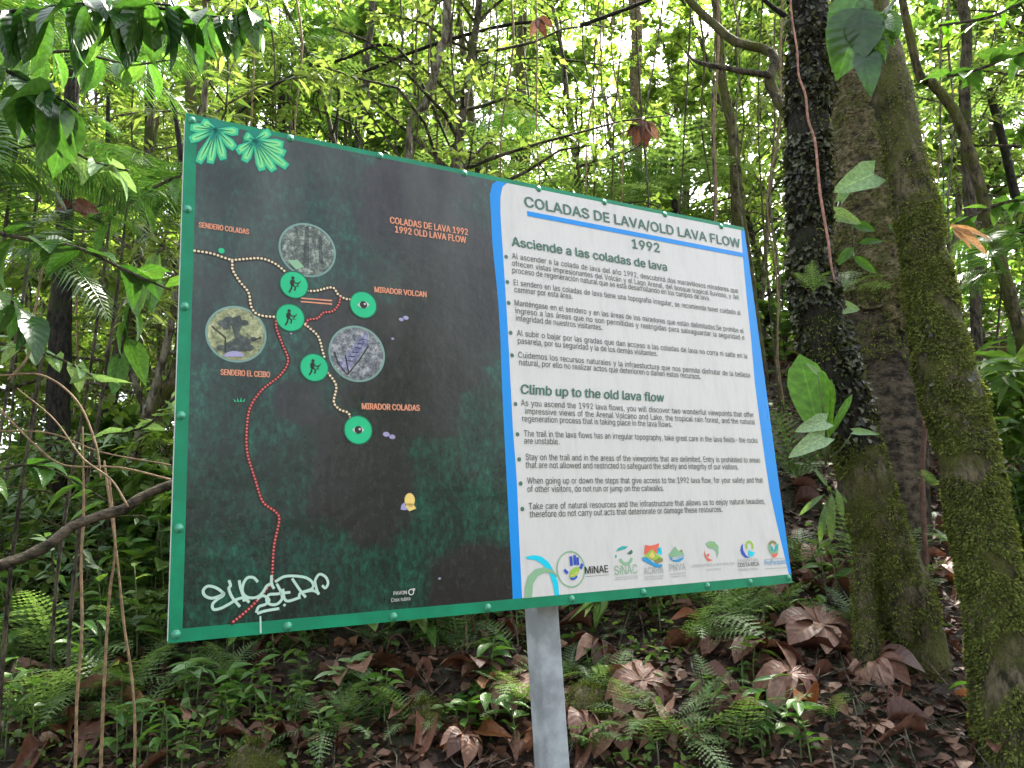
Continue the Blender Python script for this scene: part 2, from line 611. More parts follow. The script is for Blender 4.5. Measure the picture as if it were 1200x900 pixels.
def printmat(name, col, rough=0.27, spec=0.32, dirt=0.12, scale=5.0, streak=True):
    m, t, out = nodes(name)
    tc = N(t, 'ShaderNodeTexCoord')
    mp = N(t, 'ShaderNodeMapping')
    mp.inputs['Scale'].default_value = (6, 1, 1.2) if streak else (1, 1, 1)
    t.links.new(tc.outputs['Object'], mp.inputs[0])
    nz = N(t, 'ShaderNodeTexNoise', Scale=scale, Detail=8.0, Roughness=0.7)
    t.links.new(mp.outputs[0], nz.inputs['Vector'])
    r = ramp(t, nz.outputs[0], [(0.3, tuple(c * (1 - dirt) for c in col)), (0.65, col)])
    p = N(t, 'ShaderNodeBsdfPrincipled', Roughness=rough)
    p.inputs['Specular IOR Level'].default_value = spec
    t.links.new(r.outputs[0], p.inputs['Base Color'])
    rr = N(t, 'ShaderNodeMapRange')
    rr.inputs[3].default_value = rough + 0.16
    rr.inputs[4].default_value = rough - 0.06
    t.links.new(nz.outputs[0], rr.inputs[0])
    t.links.new(rr.outputs[0], p.inputs['Roughness'])
    t.links.new(p.outputs[0], out.inputs[0])
    return m


def mapmat():
    m, t, out = nodes('map_print')
    tc = N(t, 'ShaderNodeTexCoord')
    mp = N(t, 'ShaderNodeMapping')
    mp.inputs['Scale'].default_value = (1.7, 1, 1.0)
    t.links.new(tc.outputs['Object'], mp.inputs[0])
    fine = N(t, 'ShaderNodeTexNoise', Scale=34.0, Detail=8.0, Roughness=0.72)
    t.links.new(mp.outputs[0], fine.inputs['Vector'])
    mid = N(t, 'ShaderNodeTexNoise', Scale=4.2, Detail=6.0, Roughness=0.6)
    t.links.new(tc.outputs['Object'], mid.inputs['Vector'])
    green = ramp(t, fine.outputs[0], [(0.34, (0.001, 0.009, 0.009)), (0.50, (0.003, 0.036, 0.027)), (0.70, (0.008, 0.12, 0.075))])
    patch = N(t, 'ShaderNodeTexNoise', Scale=7.0, Detail=5.0, Roughness=0.6)
    t.links.new(mp.outputs[0], patch.inputs['Vector'])
    pr1 = ramp(t, patch.outputs[0], [(0.38, (0.3, 0.3, 0.32)), (0.66, (1.15, 1.15, 1.1))])
    gm = N(t, 'ShaderNodeMixRGB', blend_type='MULTIPLY')
    gm.inputs[0].default_value = 1
    t.links.new(green.outputs[0], gm.inputs[1])
    t.links.new(pr1.outputs[0], gm.inputs[2])
    green = gm
    brown = ramp(t, fine.outputs[0], [(0.34, (0.004, 0.004, 0.006)), (0.55, (0.012, 0.011, 0.013)), (0.72, (0.034, 0.030, 0.028))])
    # brownish lava areas: distance fields round some points of the print
    acc = None
    sep = N(t, 'ShaderNodeSeparateXYZ')
    t.links.new(tc.outputs['Object'], sep.inputs[0])
    spots = [(s2(430, 560), 0.22), (s2(490, 430), 0.30), (s2(560, 690), 0.20), (s2(395, 380), 0.13), (s2(550, 330), 0.36), (s2(350, 470), 0.08), (s2(480, 230), 0.2)]
    for (sx, sz), rad in spots:
        cmb = N(t, 'ShaderNodeVectorMath', operation='DISTANCE')
        t.links.new(tc.outputs['Object'], cmb.inputs[0])
        cmb.inputs[1].default_value = (sx, FY, sz)
        mr = N(t, 'ShaderNodeMapRange')
        mr.inputs[1].default_value = rad * 0.45
        mr.inputs[2].default_value = rad * 1.1
        mr.inputs[3].default_value = 1
        mr.inputs[4].default_value = 0
        t.links.new(cmb.outputs['Value'], mr.inputs[0])
        if acc is None:
            acc = mr.outputs[0]
        else:
            mxn = N(t, 'ShaderNodeMath', operation='MAXIMUM')
            t.links.new(acc, mxn.inputs[0])
            t.links.new(mr.outputs[0], mxn.inputs[1])
            acc = mxn.outputs[0]
    a2 = N(t, 'ShaderNodeMath', operation='MULTIPLY_ADD')
    t.links.new(mid.outputs[0], a2.inputs[0])
    a2.inputs[1].default_value = 2.6
    t.links.new(acc, a2.inputs[2])
    a3 = N(t, 'ShaderNodeMath', operation='MULTIPLY_ADD')
    t.links.new(a2.outputs[0], a3.inputs[0])
    a3.inputs[1].default_value = 0.5
    a3.inputs[2].default_value = 0.0
    rb = ramp(t, a3.outputs[0], [(0.86, (0, 0, 0)), (1.06 - 0.06, (1, 1, 1))])
    mm = N(t, 'ShaderNodeMixRGB')
    t.links.new(rb.outputs[0], mm.inputs[0])
    t.links.new(green.outputs[0], mm.inputs[1])
    t.links.new(brown.outputs[0], mm.inputs[2])
    # glare and dust painted into the print, a grey streaky wash towards the top
    glare_nz = N(t, 'ShaderNodeTexNoise', Scale=1.6, Detail=7.0, Roughness=0.62)
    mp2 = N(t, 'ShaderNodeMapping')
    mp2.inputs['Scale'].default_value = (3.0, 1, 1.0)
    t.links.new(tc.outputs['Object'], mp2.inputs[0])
    t.links.new(mp2.outputs[0], glare_nz.inputs['Vector'])
    rf = ramp(t, glare_nz.outputs[0], [(0.38, (0.08, 0.08, 0.08)), (0.7, (0.6, 0.6, 0.6))])
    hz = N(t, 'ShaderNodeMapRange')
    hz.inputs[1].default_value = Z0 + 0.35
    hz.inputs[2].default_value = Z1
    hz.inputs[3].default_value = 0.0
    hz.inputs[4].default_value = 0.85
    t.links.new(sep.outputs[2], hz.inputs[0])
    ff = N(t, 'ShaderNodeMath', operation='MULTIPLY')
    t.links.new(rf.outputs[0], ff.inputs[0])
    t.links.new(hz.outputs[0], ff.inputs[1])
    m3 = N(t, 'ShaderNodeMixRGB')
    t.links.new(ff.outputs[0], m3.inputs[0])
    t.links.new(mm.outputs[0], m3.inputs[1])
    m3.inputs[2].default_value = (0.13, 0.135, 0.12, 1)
    p = N(t, 'ShaderNodeBsdfPrincipled')
    p.inputs['Specular IOR Level'].default_value = 0.42
    t.links.new(m3.outputs[0], p.inputs['Base Color'])
    rr = N(t, 'ShaderNodeMapRange')
    rr.inputs[3].default_value = 0.10
    rr.inputs[4].default_value = 0.30
    t.links.new(glare_nz.outputs[0], rr.inputs[0])
    t.links.new(rr.outputs[0], p.inputs['Roughness'])
    bp = N(t, 'ShaderNodeBump', Strength=0.15, Distance=0.03)
    t.links.new(mid.outputs[0], bp.inputs['Height'])
    t.links.new(bp.outputs[0], p.inputs['Normal'])
    t.links.new(p.outputs[0], out.inputs[0])
    return m


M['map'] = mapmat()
M['white'] = printmat('white_print', (0.59, 0.58, 0.56), 0.24, dirt=0.12)
M['blue'] = printmat('bright_blue_print', (0.0, 0.24, 0.68), 0.26, dirt=0.08)
M['ink'] = printmat('grey_green_ink', (0.085, 0.105, 0.09), 0.35, dirt=0.3)
M['ink_head'] = printmat('dark_green_ink', (0.06, 0.155, 0.115), 0.35, dirt=0.25)
M['ink_soft'] = printmat('faded_grey_ink', (0.33, 0.36, 0.34), 0.35)
M['ink_black'] = printmat('black_ink', (0.02, 0.02, 0.02), 0.35)
M['orange'] = printmat('salmon_ink', (0.66, 0.27, 0.16), 0.35)
M['cream'] = printmat('cream_ink', (0.74, 0.66, 0.42), 0.35)
M['red'] = printmat('red_ink', (0.55, 0.07, 0.07), 0.35)
M['redtrail'] = printmat('pink_red_ink', (0.72, 0.13, 0.12), 0.35)
M['redlogo'] = printmat('logo_red', (0.70, 0.13, 0.08), 0.35)
M['icon'] = printmat('icon_green', (0.01, 0.46, 0.20), 0.3)
M['iconrim'] = printmat('icon_rim_dark', (0.005, 0.09, 0.05), 0.3)
M['dot_dark'] = printmat('trail_outline', (0.035, 0.012, 0.012), 0.35)
M['leafart'] = printmat('leaf_art_green', (0.04, 0.50, 0.25), 0.3)
M['leafart2'] = printmat('leaf_art_lime', (0.20, 0.66, 0.24), 0.3)
M['leafdark'] = printmat('leaf_art_teal', (0.0, 0.20, 0.14), 0.3)
M['chalk'] = printmat('pale_green_marker', (0.42, 0.60, 0.50), 0.5)
M['cyan'] = printmat('cyan_print', (0.0, 0.55, 0.72), 0.3)
M['sage'] = printmat('sage_print', (0.23, 0.42, 0.25), 0.3)
M['navy'] = printmat('royal_blue_print', (0.02, 0.08, 0.45), 0.3)
M['lime'] = printmat('lime_print', (0.30, 0.50, 0.07), 0.3)
M['olive'] = printmat('olive_print', (0.25, 0.22, 0.08), 0.3)
M['sea'] = printmat('sea_blue_print', (0.02, 0.28, 0.55), 0.3)
M['teal'] = printmat('teal_print', (0.03, 0.36, 0.34), 0.3)
M['tan'] = printmat('yellow_print', (0.75, 0.55, 0.16), 0.3)
M['lilac'] = printmat('lilac_print', (0.32, 0.30, 0.48), 0.3)


def photomat(name, a, b, c, sc=28.0):
    m, t, out = nodes(name)
    tc = N(t, 'ShaderNodeTexCoord')
    n1 = N(t, 'ShaderNodeTexNoise', Scale=sc, Detail=8.0, Roughness=0.8)
    t.links.new(tc.outputs['Object'], n1.inputs['Vector'])
    r = ramp(t, n1.outputs[0], [(0.36, a), (0.5, b), (0.64, c)])
    p = N(t, 'ShaderNodeBsdfPrincipled', Roughness=0.25)
    t.links.new(r.outputs[0], p.inputs['Base Color'])
    t.links.new(p.outputs[0], out.inputs[0])
    return m


M['photo_a'] = photomat('forest_photo_print', (0.008, 0.015, 0.012), (0.07, 0.09, 0.07), (0.36, 0.42, 0.36), 60)
M['photo_b'] = photomat('foliage_photo_print', (0.03, 0.04, 0.015), (0.20, 0.22, 0.10), (0.48, 0.48, 0.26), 50)
M['photo_d'] = photomat('scree_photo_print', (0.04, 0.04, 0.10), (0.14, 0.14, 0.26), (0.36, 0.36, 0.46), 60)
M['photo_e'] = photomat('trunk_photo_print', (0.005, 0.01, 0.008), (0.02, 0.03, 0.025), (0.09, 0.11, 0.09), 60)
M['photo_c'] = photomat('rock_photo_print', (0.02, 0.02, 0.03), (0.14, 0.15, 0.17), (0.46, 0.46, 0.46), 60)


class Flat:
    """flat print on the board; pixel coordinates of the print are turned into board metres"""
    def __init__(self, k):
        self.v, self.f, self.k = [], [], k

    def P(self, p):
        return s2(*p)

    def addm(self, pts, faces):
        n = len(self.v)
        self.v += [(x, lay(self.k), z) for x, z in pts]
        self.f += [tuple(i + n for i in f) for f in faces]

    def poly(self, pts):
        q = [self.P(p) for p in pts]
        self.addm(q, [tuple(range(len(q)))])

    def disc(self, c, r, ry=None, n=28, a0=0, a1=2 * math.pi):
        """disc in board metres: centre pixel, radius in typical pixels"""
        x, z = self.P(c)
        ry = ry or r
        q = [(x + r * PX * math.cos(a0 + (a1 - a0) * i / n), z + ry * PX * math.sin(a0 + (a1 - a0) * i / n)) for i in range(n + (0 if a1 - a0 > 6.28 else 1))]
        self.addm(q, [tuple(range(len(q)))])

    def ring(self, c, r0, r1, a0=0, a1=2 * math.pi, n=28, taper=False, ry=1.0, off=0.0):
        x, z = self.P(c)
        q, f = [], []
        for i in range(n + 1):
            t = i / n
            a = a0 + (a1 - a0) * t
            k = math.sin(math.pi * t) if taper else 1
            m_ = (r0 + r1) / 2
            hw = (r1 - r0) / 2 * max(k, 0.05)
            for rr in (m_ - hw, m_ + hw):
                q.append((x + rr * PX * math.cos(a), z + rr * PX * ry * math.sin(a)))
            if i:
                f.append((2 * i - 2, 2 * i - 1, 2 * i + 1, 2 * i))
        self.addm(q, f)

    def stroke(self, pts, wpx, n=0, taper=False, closed=False):
        q = [self.P(p) for p in pts]
        if n:
            q = [tuple(a) for a in catmull(q, n)]
        out, f = [], []
        for i, p in enumerate(q):
            a, b = q[max(i - 1, 0)], q[min(i + 1, len(q) - 1)]
            dx, dz = b[0] - a[0], b[1] - a[1]
            l = math.hypot(dx, dz) or 1
            k = 1 - (i / (len(q) - 1)) * 0.9 if taper else 1
            hw = wpx * PX / 2 * k
            out += [(p[0] - dz / l * hw, p[1] + dx / l * hw), (p[0] + dz / l * hw, p[1] - dx / l * hw)]
            if i:
                f.append((2 * i - 2, 2 * i - 1, 2 * i + 1, 2 * i))
        self.addm(out, f)

    def build(self, name, mat, parent=None):
        me = bpy.data.meshes.new(name)
        me.from_pydata(self.v, [], self.f)
        me.update()
        return link(name, me, mat, parent or sign)


# --- post and board
pm = MB()
PW = 0.081
post_top = Z1 - 0.05
pm.box((0.0, 0.09, post_top / 2), (PW, PW, post_top))
post = pm.build('post', M['post'], sign, False)
bv = post.modifiers.new('bevel', 'BEVEL')
bv.width = 0.006
bv.segments = 2
# keep the post wholly behind the board's frame
post.location = (0, FY + 0.02, 0)
bm_ = MB()
bm_.box(((X0 + X1) / 2, FY + 0.0025 + 0.0006, (Z0 + Z1) / 2), (BW, 0.004, BH))
board = bm_.build('board', M['alu'], sign, False)
for (cx, cz, w_, h_) in ((X0 + 0.021, (Z0 + Z1) / 2, 0.038, BH - 0.006), (X1 - 0.021, (Z0 + Z1) / 2, 0.038, BH - 0.006),
                         ((X0 + X1) / 2, Z1 - 0.024, BW - 0.09, 0.038), ((X0 + X1) / 2, Z0 + 0.024, BW - 0.09, 0.038)):
    b = MB()
    b.box((cx, FY + 0.0245, cz), (w_, 0.038, h_))
    b.build('frame_tube', M['alu'], sign, False)
b = MB()
b.box((0.02, FY + 0.052, Z0 + 0.012), (0.03, 0.006, 0.02))
b.build('rust_patch', M['rust'], post, False).location = (0, -FY - 0.02, 0)


def metre_poly(k, pts, name, mat):
    fl = Flat(k)
    fl.addm(pts, [tuple(range(len(pts)))])
    return fl.build(name, mat)


# green border ring
IL = (s2(230, 198)[0] + s2(223, 420)[0] + s2(213.4, 735)[0]) / 3
IB = (s2(213.4, 735)[1] + s2(601, 703)[1] + s2(900, 675.5)[1]) / 3
IT = (s2(592, 212)[1] + s2(398, 173.5)[1] + s2(868, 272.5)[1]) / 3
IM = s2(597, 600)[0]
metre_poly(0, [(X0, Z0), (X1, Z0), (X1, IB), (X0, IB)], 'border_strip', M['frame_green'])
metre_poly(0, [(X0, IT), (X1, IT), (X1, Z1), (X0, Z1)], 'border_strip', M['frame_green'])
metre_poly(0, [(X0, IB), (IL, IB), (IL, IT), (X0, IT)], 'border_strip', M['frame_green'])
# white right half then map with a curved right edge, then blue bands
WX = s2(590, 300)[0]
edge_l = [(582, 208), (577, 216), (574, 228), (575.5, 255), (577, 285), (581, 325), (584, 356), (586.5, 400), (588, 445), (591, 510), (594, 567), (598, 640), (601, 703)]
edge_r = [(594, 211), (589, 219), (586.5, 231), (586.5, 250), (588, 275), (591, 320), (594.5, 375), (597.5, 432), (601, 500), (605.5, 560), (608.5, 630), (612, 701)]
el = [s2(*p) for p in edge_l]
er = [s2(*p) for p in edge_r]
el[0] = (el[0][0], IT)
er[0] = (er[0][0], IT)
el[-1] = (el[-1][0], IB)
er[-1] = (er[-1][0], IB)
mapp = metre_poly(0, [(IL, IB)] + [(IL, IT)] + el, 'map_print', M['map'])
wr = [(869.5, 279), (870.5, 301), (875, 350), (880, 396), (884.5, 449), (891.5, 503), (896.5, 540), (902, 576), (911, 617), (924.5, 674)]
rr_ = [s2(*p) for p in wr]
rr_[0] = (rr_[0][0], IT)
rr_[-1] = (rr_[-1][0], IB)
metre_poly(0, er[::-1] + rr_ if False else list(reversed(er)) + rr_, 'text_panel_print', M['white'])
fl = Flat(0)
n = len(catmull(el, 40))
A, B_ = catmull(el, 40), catmull(er, 40)
fl.addm([tuple(a) for a in A] + [tuple(b) for b in B_], [(i, i + 1, 40 + i + 1, 40 + i) for i in range(39)])
fl.build('curved_blue_band', M['blue'])
metre_poly(0, rr_ + [(X1, IB), (X1, IT)], 'curved_blue_band', M['blue'])


# --- lettering
def text_width(s, shear=0.0, word=1.0):
    cu = bpy.data.curves.new('t', 'FONT')
    cu.body = s
    if FONTS.get('inter'):
        cu.font = FONTS['inter']
    cu.shear = shear
    cu.space_word = word
    cu.resolution_u = 1
    o = bpy.data.objects.new('t', cu)
    me = bpy.data.meshes.new_from_object(o)
    xs_ = [v.co.x for v in me.vertices]
    bpy.data.meshes.remove(me)
    bpy.data.objects.remove(o)
    bpy.data.curves.remove(cu)
    return max(xs_) - min(xs_)


def text_data(s, bold=0.0, shear=0.0, word=1.0):
    """outline of the text, triangulated here (nonzero winding), because the curve filler drops some counters"""
    cu = bpy.data.curves.new('t', 'FONT')
    cu.body = s
    if FONTS.get('inter'):
        cu.font = FONTS['inter']
    cu.size = 1.0
    cu.shear = shear
    cu.space_word = word
    cu.resolution_u = 2
    cu.fill_mode = 'NONE'
    o = bpy.data.objects.new('t', cu)
    me = bpy.data.meshes.new_from_object(o)
    bpy.data.objects.remove(o)
    bpy.data.curves.remove(cu)
    co = np.empty(len(me.vertices) * 3)
    me.vertices.foreach_get('co', co)
    co = co.reshape(-1, 3)
    ed = [tuple(e.vertices) for e in me.edges]
    bpy.data.meshes.remove(me)
    nxt = {}
    for a_, b_ in ed:
        nxt.setdefault(a_, []).append(b_)
        nxt.setdefault(b_, []).append(a_)
    loops, seen = [], set()
    for v0 in sorted(nxt):
        if v0 in seen:
            continue
        lp, v, pv = [v0], (v0 + 1 if v0 + 1 in nxt[v0] else nxt[v0][0]), v0
        seen.add(v0)
        while v != v0 and v not in seen:
            lp.append(v)
            seen.add(v)
            c_ = [u for u in nxt[v] if u != pv]
            pv, v = v, (c_[0] if c_ else v0)
        loops.append(lp)
    E0 = np.array([lp[k] for lp in loops for k in range(len(lp))])
    E1 = np.array([lp[(k + 1) % len(lp)] for lp in loops for k in range(len(lp))])
    res = geometry.delaunay_2d_cdt([Vector((p[0], p[1])) for p in co], [tuple(map(int, e)) for e in zip(E0, E1)], [], 0, 1e-6)
    V = np.array([[p.x, p.y] for p in res[0]])
    T = np.array([f for f in res[2] if len(f) == 3])
    cen = V[T].mean(axis=1)
    A, Bq = co[E0, :2], co[E1, :2]
    wn = np.zeros(len(T), int)
    for k in range(len(A)):
        (x1, y1), (x2, y2) = A[k], Bq[k]
        if y1 == y2:
            continue
        up = (y1 <= cen[:, 1]) & (y2 > cen[:, 1])
        dn = (y2 <= cen[:, 1]) & (y1 > cen[:, 1])
        xi = x1 + (cen[:, 1] - y1) / (y2 - y1) * (x2 - x1)
        wn += (up & (xi > cen[:, 0])).astype(int) - (dn & (xi > cen[:, 0])).astype(int)
    T = T[wn != 0]
    me = bpy.data.meshes.new('t')
    me.from_pydata([(p[0], p[1], 0) for p in V], [], [tuple(map(int, t)) for t in T])
    return me, np.array([(p[0], p[1], 0) for p in V], np.float32)


CAPH = {}
import os
FONTS = {}
try:                                             # a font that ships inside Blender itself; its default font otherwise
    FONTS['inter'] = bpy.data.fonts.load(os.path.join(bpy.utils.resource_path('LOCAL'), 'datafiles', 'fonts', 'Inter.woff2'))
except Exception:
    FONTS['inter'] = None


def lettering(name, s, p0, p1, caph, mat, bold=0.0, shear=0.0, layer=3, justify=False, parent=None):
    """s between baseline pixels p0 and p1, capitals caph metres high"""
    if 'h' not in CAPH:
        _, co = text_data('H')
        CAPH['h'] = co[:, 1].max()
    a, b = s2(*p0), s2(*p1)
    wid = b[0] - a[0]
    sz = caph / CAPH['h']
    bw_, bold = bold, 0.0
    word = 1.0
    if justify and ' ' in s:
        nat = text_width(s, shear) * sz
        nat2 = text_width(s, shear, 2.0) * sz
        kx = min(1.0, wid * 0.97 / nat)
        word = min(3.2, max(0.8, 1 + (wid / kx - nat) / max(1e-6, nat2 - nat)))
    me, co = text_data(s, bold, shear, word)
    x0 = co[:, 0].min()
    sx = wid / (co[:, 0].max() - x0)
    slope = (b[1] - a[1]) / wid * 0.6
    mid_ = (a[1] + b[1]) / 2
    out = np.empty_like(co)
    out[:, 0] = a[0] + (co[:, 0] - x0) * sx
    out[:, 1] = lay(layer)
    out[:, 2] = mid_ + co[:, 1] * sz + (out[:, 0] - (a[0] + b[0]) / 2) * slope
    me.vertices.foreach_set('co', out.reshape(-1))
    if bw_ > 0:                                   # heavier strokes: the same outline again, shifted and a hair higher
        m0 = me
        fs_ = [tuple(p.vertices) for p in m0.polygons]
        V_, F_ = [], []
        for q_, (dx_, dz_) in enumerate(((0, 0), (1, 0), (-1, 0), (0, 1), (0, -1))):
            c2_ = out.copy()
            c2_[:, 0] += dx_ * bw_ * sz
            c2_[:, 2] += dz_ * bw_ * sz * 0.6
            c2_[:, 1] -= q_ * 0.00004
            F_ += [tuple(i + len(V_) for i in f) for f in fs_]
            V_ += [tuple(v) for v in c2_.tolist()]
        me = bpy.data.meshes.new(name)
        me.from_pydata(V_, [], F_)
        bpy.data.meshes.remove(m0)
    me.name = name
    me.update()
    return link(name, me, mat, parent or sign)


HPX = 1.435 / 520
lettering('title_lettering', 'COLADAS DE LAVA/OLD LAVA FLOW', (615, 241.5), (867.5, 291), 0.0375, M['ink_head'], 0.022)
lettering('title_lettering', '1992', (741, 291), (773, 295.6), 0.036, M['ink_head'], 0.022)
fl = Flat(2)
fl.stroke([(617.8, 250.2), (872.5, 299.3)], 6.0)
fl.build('blue_rule', M['blue'])
lettering('heading_lettering', 'Asciende a las coladas de lava', (600, 287.5), (781.5, 318), 0.0315, M['ink_head'], 0.026)
lettering('heading_lettering', 'Climb up to the old lava flow', (610.7, 461.3), (778.5, 471), 0.0305, M['ink_head'], 0.026, 0.10)
LN = [
    ('Al ascender a la colada de lava del año 1992, descubrirá dos maravillosos miradores que', (600, 302.5), (865, 344), 1),
    ('ofrecen vistas impresionantes del Volcán y el Lago Arenal, del bosque tropical lluvioso, y del', (600, 311), (866, 351.5), 1),
    ('proceso de regeneración natural que se está desarrollando en los campos de lava.', (600.5, 319.5), (832, 352.5), 0),
    ('El sendero en las coladas de lava tiene una topografía irregular, se recomienda tener cuidado al', (602, 334), (868, 369.5), 1),
    ('caminar por esta área.', (602.7, 342.5), (670.7, 350.3), 0),
    ('Manténgase en el sendero y en las áreas de los miradores que están delimitadas.Se prohíbe el', (603, 357.5), (871.5, 391), 1),
    ('ingreso a las áreas que no son permitidas y restrigidas para salvaguardar la seguridad e', (604, 366.5), (872.3, 399), 1),
    ('integridad de nuestros visitantes.', (604.7, 375.8), (705.7, 387), 0),
    ('Al subir o bajar por las gradas que dan acceso a las coladas de lava no corra ni salte en la', (605.7, 393), (875.5, 420.5), 1),
    ('pasarela, por su seguridad y la de los demás visitantes.', (606.7, 402.3), (770.4, 417.7), 0),
    ('Cuidemos los recursos naturales y la infraestuctura que nos permite disfrutar de la belleza', (607.3, 418.5), (879, 443), 1),
    ('natural, por ello no realizar actos que deterioren o dañen estos recursos.', (608.3, 427.5), (821, 444.5), 0),
    ('As you ascend the 1992 lava flows, you will discover two wonderful viewpoints that offer', (610.4, 475), (883.5, 489.5), 1),
    ('impressive views of the Arenal Volcano and Lake, the tropical rain forest, and the natural', (615.3, 484.5), (884.6, 498), 1),
    ('regeneration process that is taking place in the lava flows.', (612, 493.6), (787.5, 501), 0),
    ('The trail in the lava flows has an irregular topography, take great care in the lava fields- the rocks', (614, 511), (887.7, 519.5), 1),
    ('are unstable.', (614.3, 520), (655.3, 520.9), 0),
    ('Stay on the trail and in the areas of the viewpoints that are delimited. Entry is prohibited to areas', (616, 538.7), (890.7, 542.5), 1),
    ('that are not allowed and restricted to safeguard the safety and integrity of our visitors.', (616, 548), (865.2, 550.5), 0),
    ('When going up or down the steps that give access to the 1992 lava flow, for your safety and that', (617.7, 566.5), (894, 566), 1),
    ('of other visitors, do not run or jump on the catwalks.', (618, 576.3), (777.8, 575.7), 0),
    ('Take care of natural resources and the infrastructure that allows us to enjoy natural beauties,', (619.7, 596.7), (896.3, 590.5), 1),
    ('therefore do not carry out acts that deteriorate or damage these resources.', (620.7, 606), (846.5, 600), 0)]
for s, p0, p1, j in LN:
    lettering('text_line', s, p0, p1, 0.0200, M['ink'], 0.002, 0, 3, bool(j))
for p in [(593, 301), (594.5, 330.5), (596, 355), (598.3, 390), (600, 416.4), (604, 473.5), (606.3, 509), (608.3, 538.3), (610, 566.7), (612, 596.5)]:
    fl = Flat(2)
    fl.disc(p, 2.3, n=12)
    fl.build('bullet', M['ink_head'])

# --- logos
def logo():
    e = bpy.data.objects.new('logo', None)
    C.objects.link(e)
    e.parent = sign
    return e


def put(k, mat, par, fn, name='print'):
    fl = Flat(k)
    fn(fl)
    return fl.build(name, mat, par)


def ellipse_arc(c, rx, ry, a0, a1, n=20):
    return [(c[0] + rx * math.cos(math.radians(a0 + (a1 - a0) * i / n)), c[1] - ry * math.sin(math.radians(a0 + (a1 - a0) * i / n))) for i in range(n + 1)]


# two interlocking rings, cut by the border
e = logo()
put(2, M['cyan'], e, lambda f: f.poly([(616, 652.5), (625, 650.5), (634, 652), (643, 659), (650, 671), (654, 684), (655, 697.5), (650, 698), (648.5, 687), (644, 673), (636, 662), (628, 656.5), (617, 655)]), 'crescent')
put(3, M['sage'], e, lambda f: f.poly([(614.5, 701), (615, 688), (619, 675), (627, 667), (637, 664.5), (648, 668), (655, 677), (646, 671.5), (638, 671), (630, 675), (624.5, 684), (623, 700.3)]), 'crescent')
# hand with a leaf in a ring
e = logo()
put(2, M['sage'], e, lambda f: f.ring((669, 667), 16.2, 17.6, n=36, ry=1.05), 'ring')
for pts in ([(669.5, 663), (668.5, 652)], [(673.5, 662), (673, 650.5)], [(677, 662), (676.5, 653)], [(680, 666.5), (682, 660.5)], [(661, 667.5), (665, 672)]):
    put(3, M['navy'], e, lambda f: f.stroke(pts, 3.2), 'finger')
put(3, M['lime'], e, lambda f: f.poly([(667, 676), (668, 669), (673, 665), (678, 664.5), (678.5, 670), (675, 675), (669, 677.5)]), 'leaf_mark')
put(4, M['tan'], e, lambda f: f.stroke([(668, 675), (672, 674), (677, 670)], 1.0), 'leaf_vein')
put(4, M['navy'], e, lambda f: f.stroke([(668, 678), (672, 678.5), (676, 675.5)], 2.2), 'palm_mark')
lettering('lettering', 'MiNAE', (685.6, 672.5), (712.5, 670.5), 0.022, M['ink_black'], 0.014, parent=e)
put(2, M['ink_soft'], e, lambda f: f.stroke([(686, 675.6), (713.5, 673.4)], 0.7), 'rule')
# ring of three swooshes
e = logo()
put(2, M['teal'], e, lambda f: f.poly([(721.5, 646.5), (724, 642.5), (729, 640), (736, 640.3), (733, 643), (728, 644.5)]), 'swoosh')
put(2, M['sage'], e, lambda f: f.ring((733, 652), 6.2, 9.6, math.radians(195), math.radians(345), taper=False), 'swoosh')
put(2, M['ink_head'], e, lambda f: f.poly([(734.5, 648.5), (740, 644), (741.5, 647), (739, 650)]), 'swoosh')
put(2, M['teal'], e, lambda f: f.poly([(720.5, 651), (722, 649.5), (722.5, 653), (721, 654)]), 'swoosh')
lettering('lettering', 'SiNAC', (720.5, 674), (747, 671.5), 0.029, M['sage'], 0.0, parent=e)
for q, yy in enumerate((677, 679.3)):
    lettering('lettering', 'Sistema Nacional de Areas', (721, yy + 0.6), (747, yy - 1.4), 0.0052, M['ink_soft'], 0.0, parent=e)
# red mountain landscape
e = logo()
put(2, M['redlogo'], e, lambda f: f.poly([(755.5, 638.5), (762, 639.5), (768, 638), (772.5, 636.5), (771.5, 641), (774, 646), (768, 649), (760, 648), (754.5, 650)]), 'sky_mark')
put(2, M['cyan'], e, lambda f: f.poly([(769, 643), (774.5, 641), (776, 650), (771, 649)]), 'sky_mark')
put(3, M['lime'], e, lambda f: f.poly([(753.5, 652.5), (764, 643.5), (769, 649.5), (776, 653.5), (768, 657.5), (760, 654)]), 'hill_mark')
put(4, M['tan'], e, lambda f: f.poly([(760, 651.5), (764, 646), (767, 652), (764, 655)]), 'hill_mark')
put(3, M['olive'], e, lambda f: f.poly([(766, 657.5), (771, 654), (776.5, 654.5), (776.5, 658), (770, 660.5)]), 'hill_mark')
put(3, M['sea'], e, lambda f: f.poly([(752, 653), (758, 653.5), (765, 659), (772, 661.5), (776, 661), (775, 665), (768, 665), (760, 660.5), (753, 657)]), 'water_mark')
lettering('lettering', 'ACAHN', (754.5, 673.5), (777, 671.5), 0.0225, M['ink_soft'], 0.0, parent=e)
lettering('lettering', 'Area de Conservacion', (754.5, 677.2), (777.5, 675.2), 0.0055, M['ink_soft'], 0.0, parent=e)
lettering('lettering', 'Arenal Huetar Norte', (754.5, 680), (776.5, 678.2), 0.0055, M['ink_soft'], 0.0, parent=e)
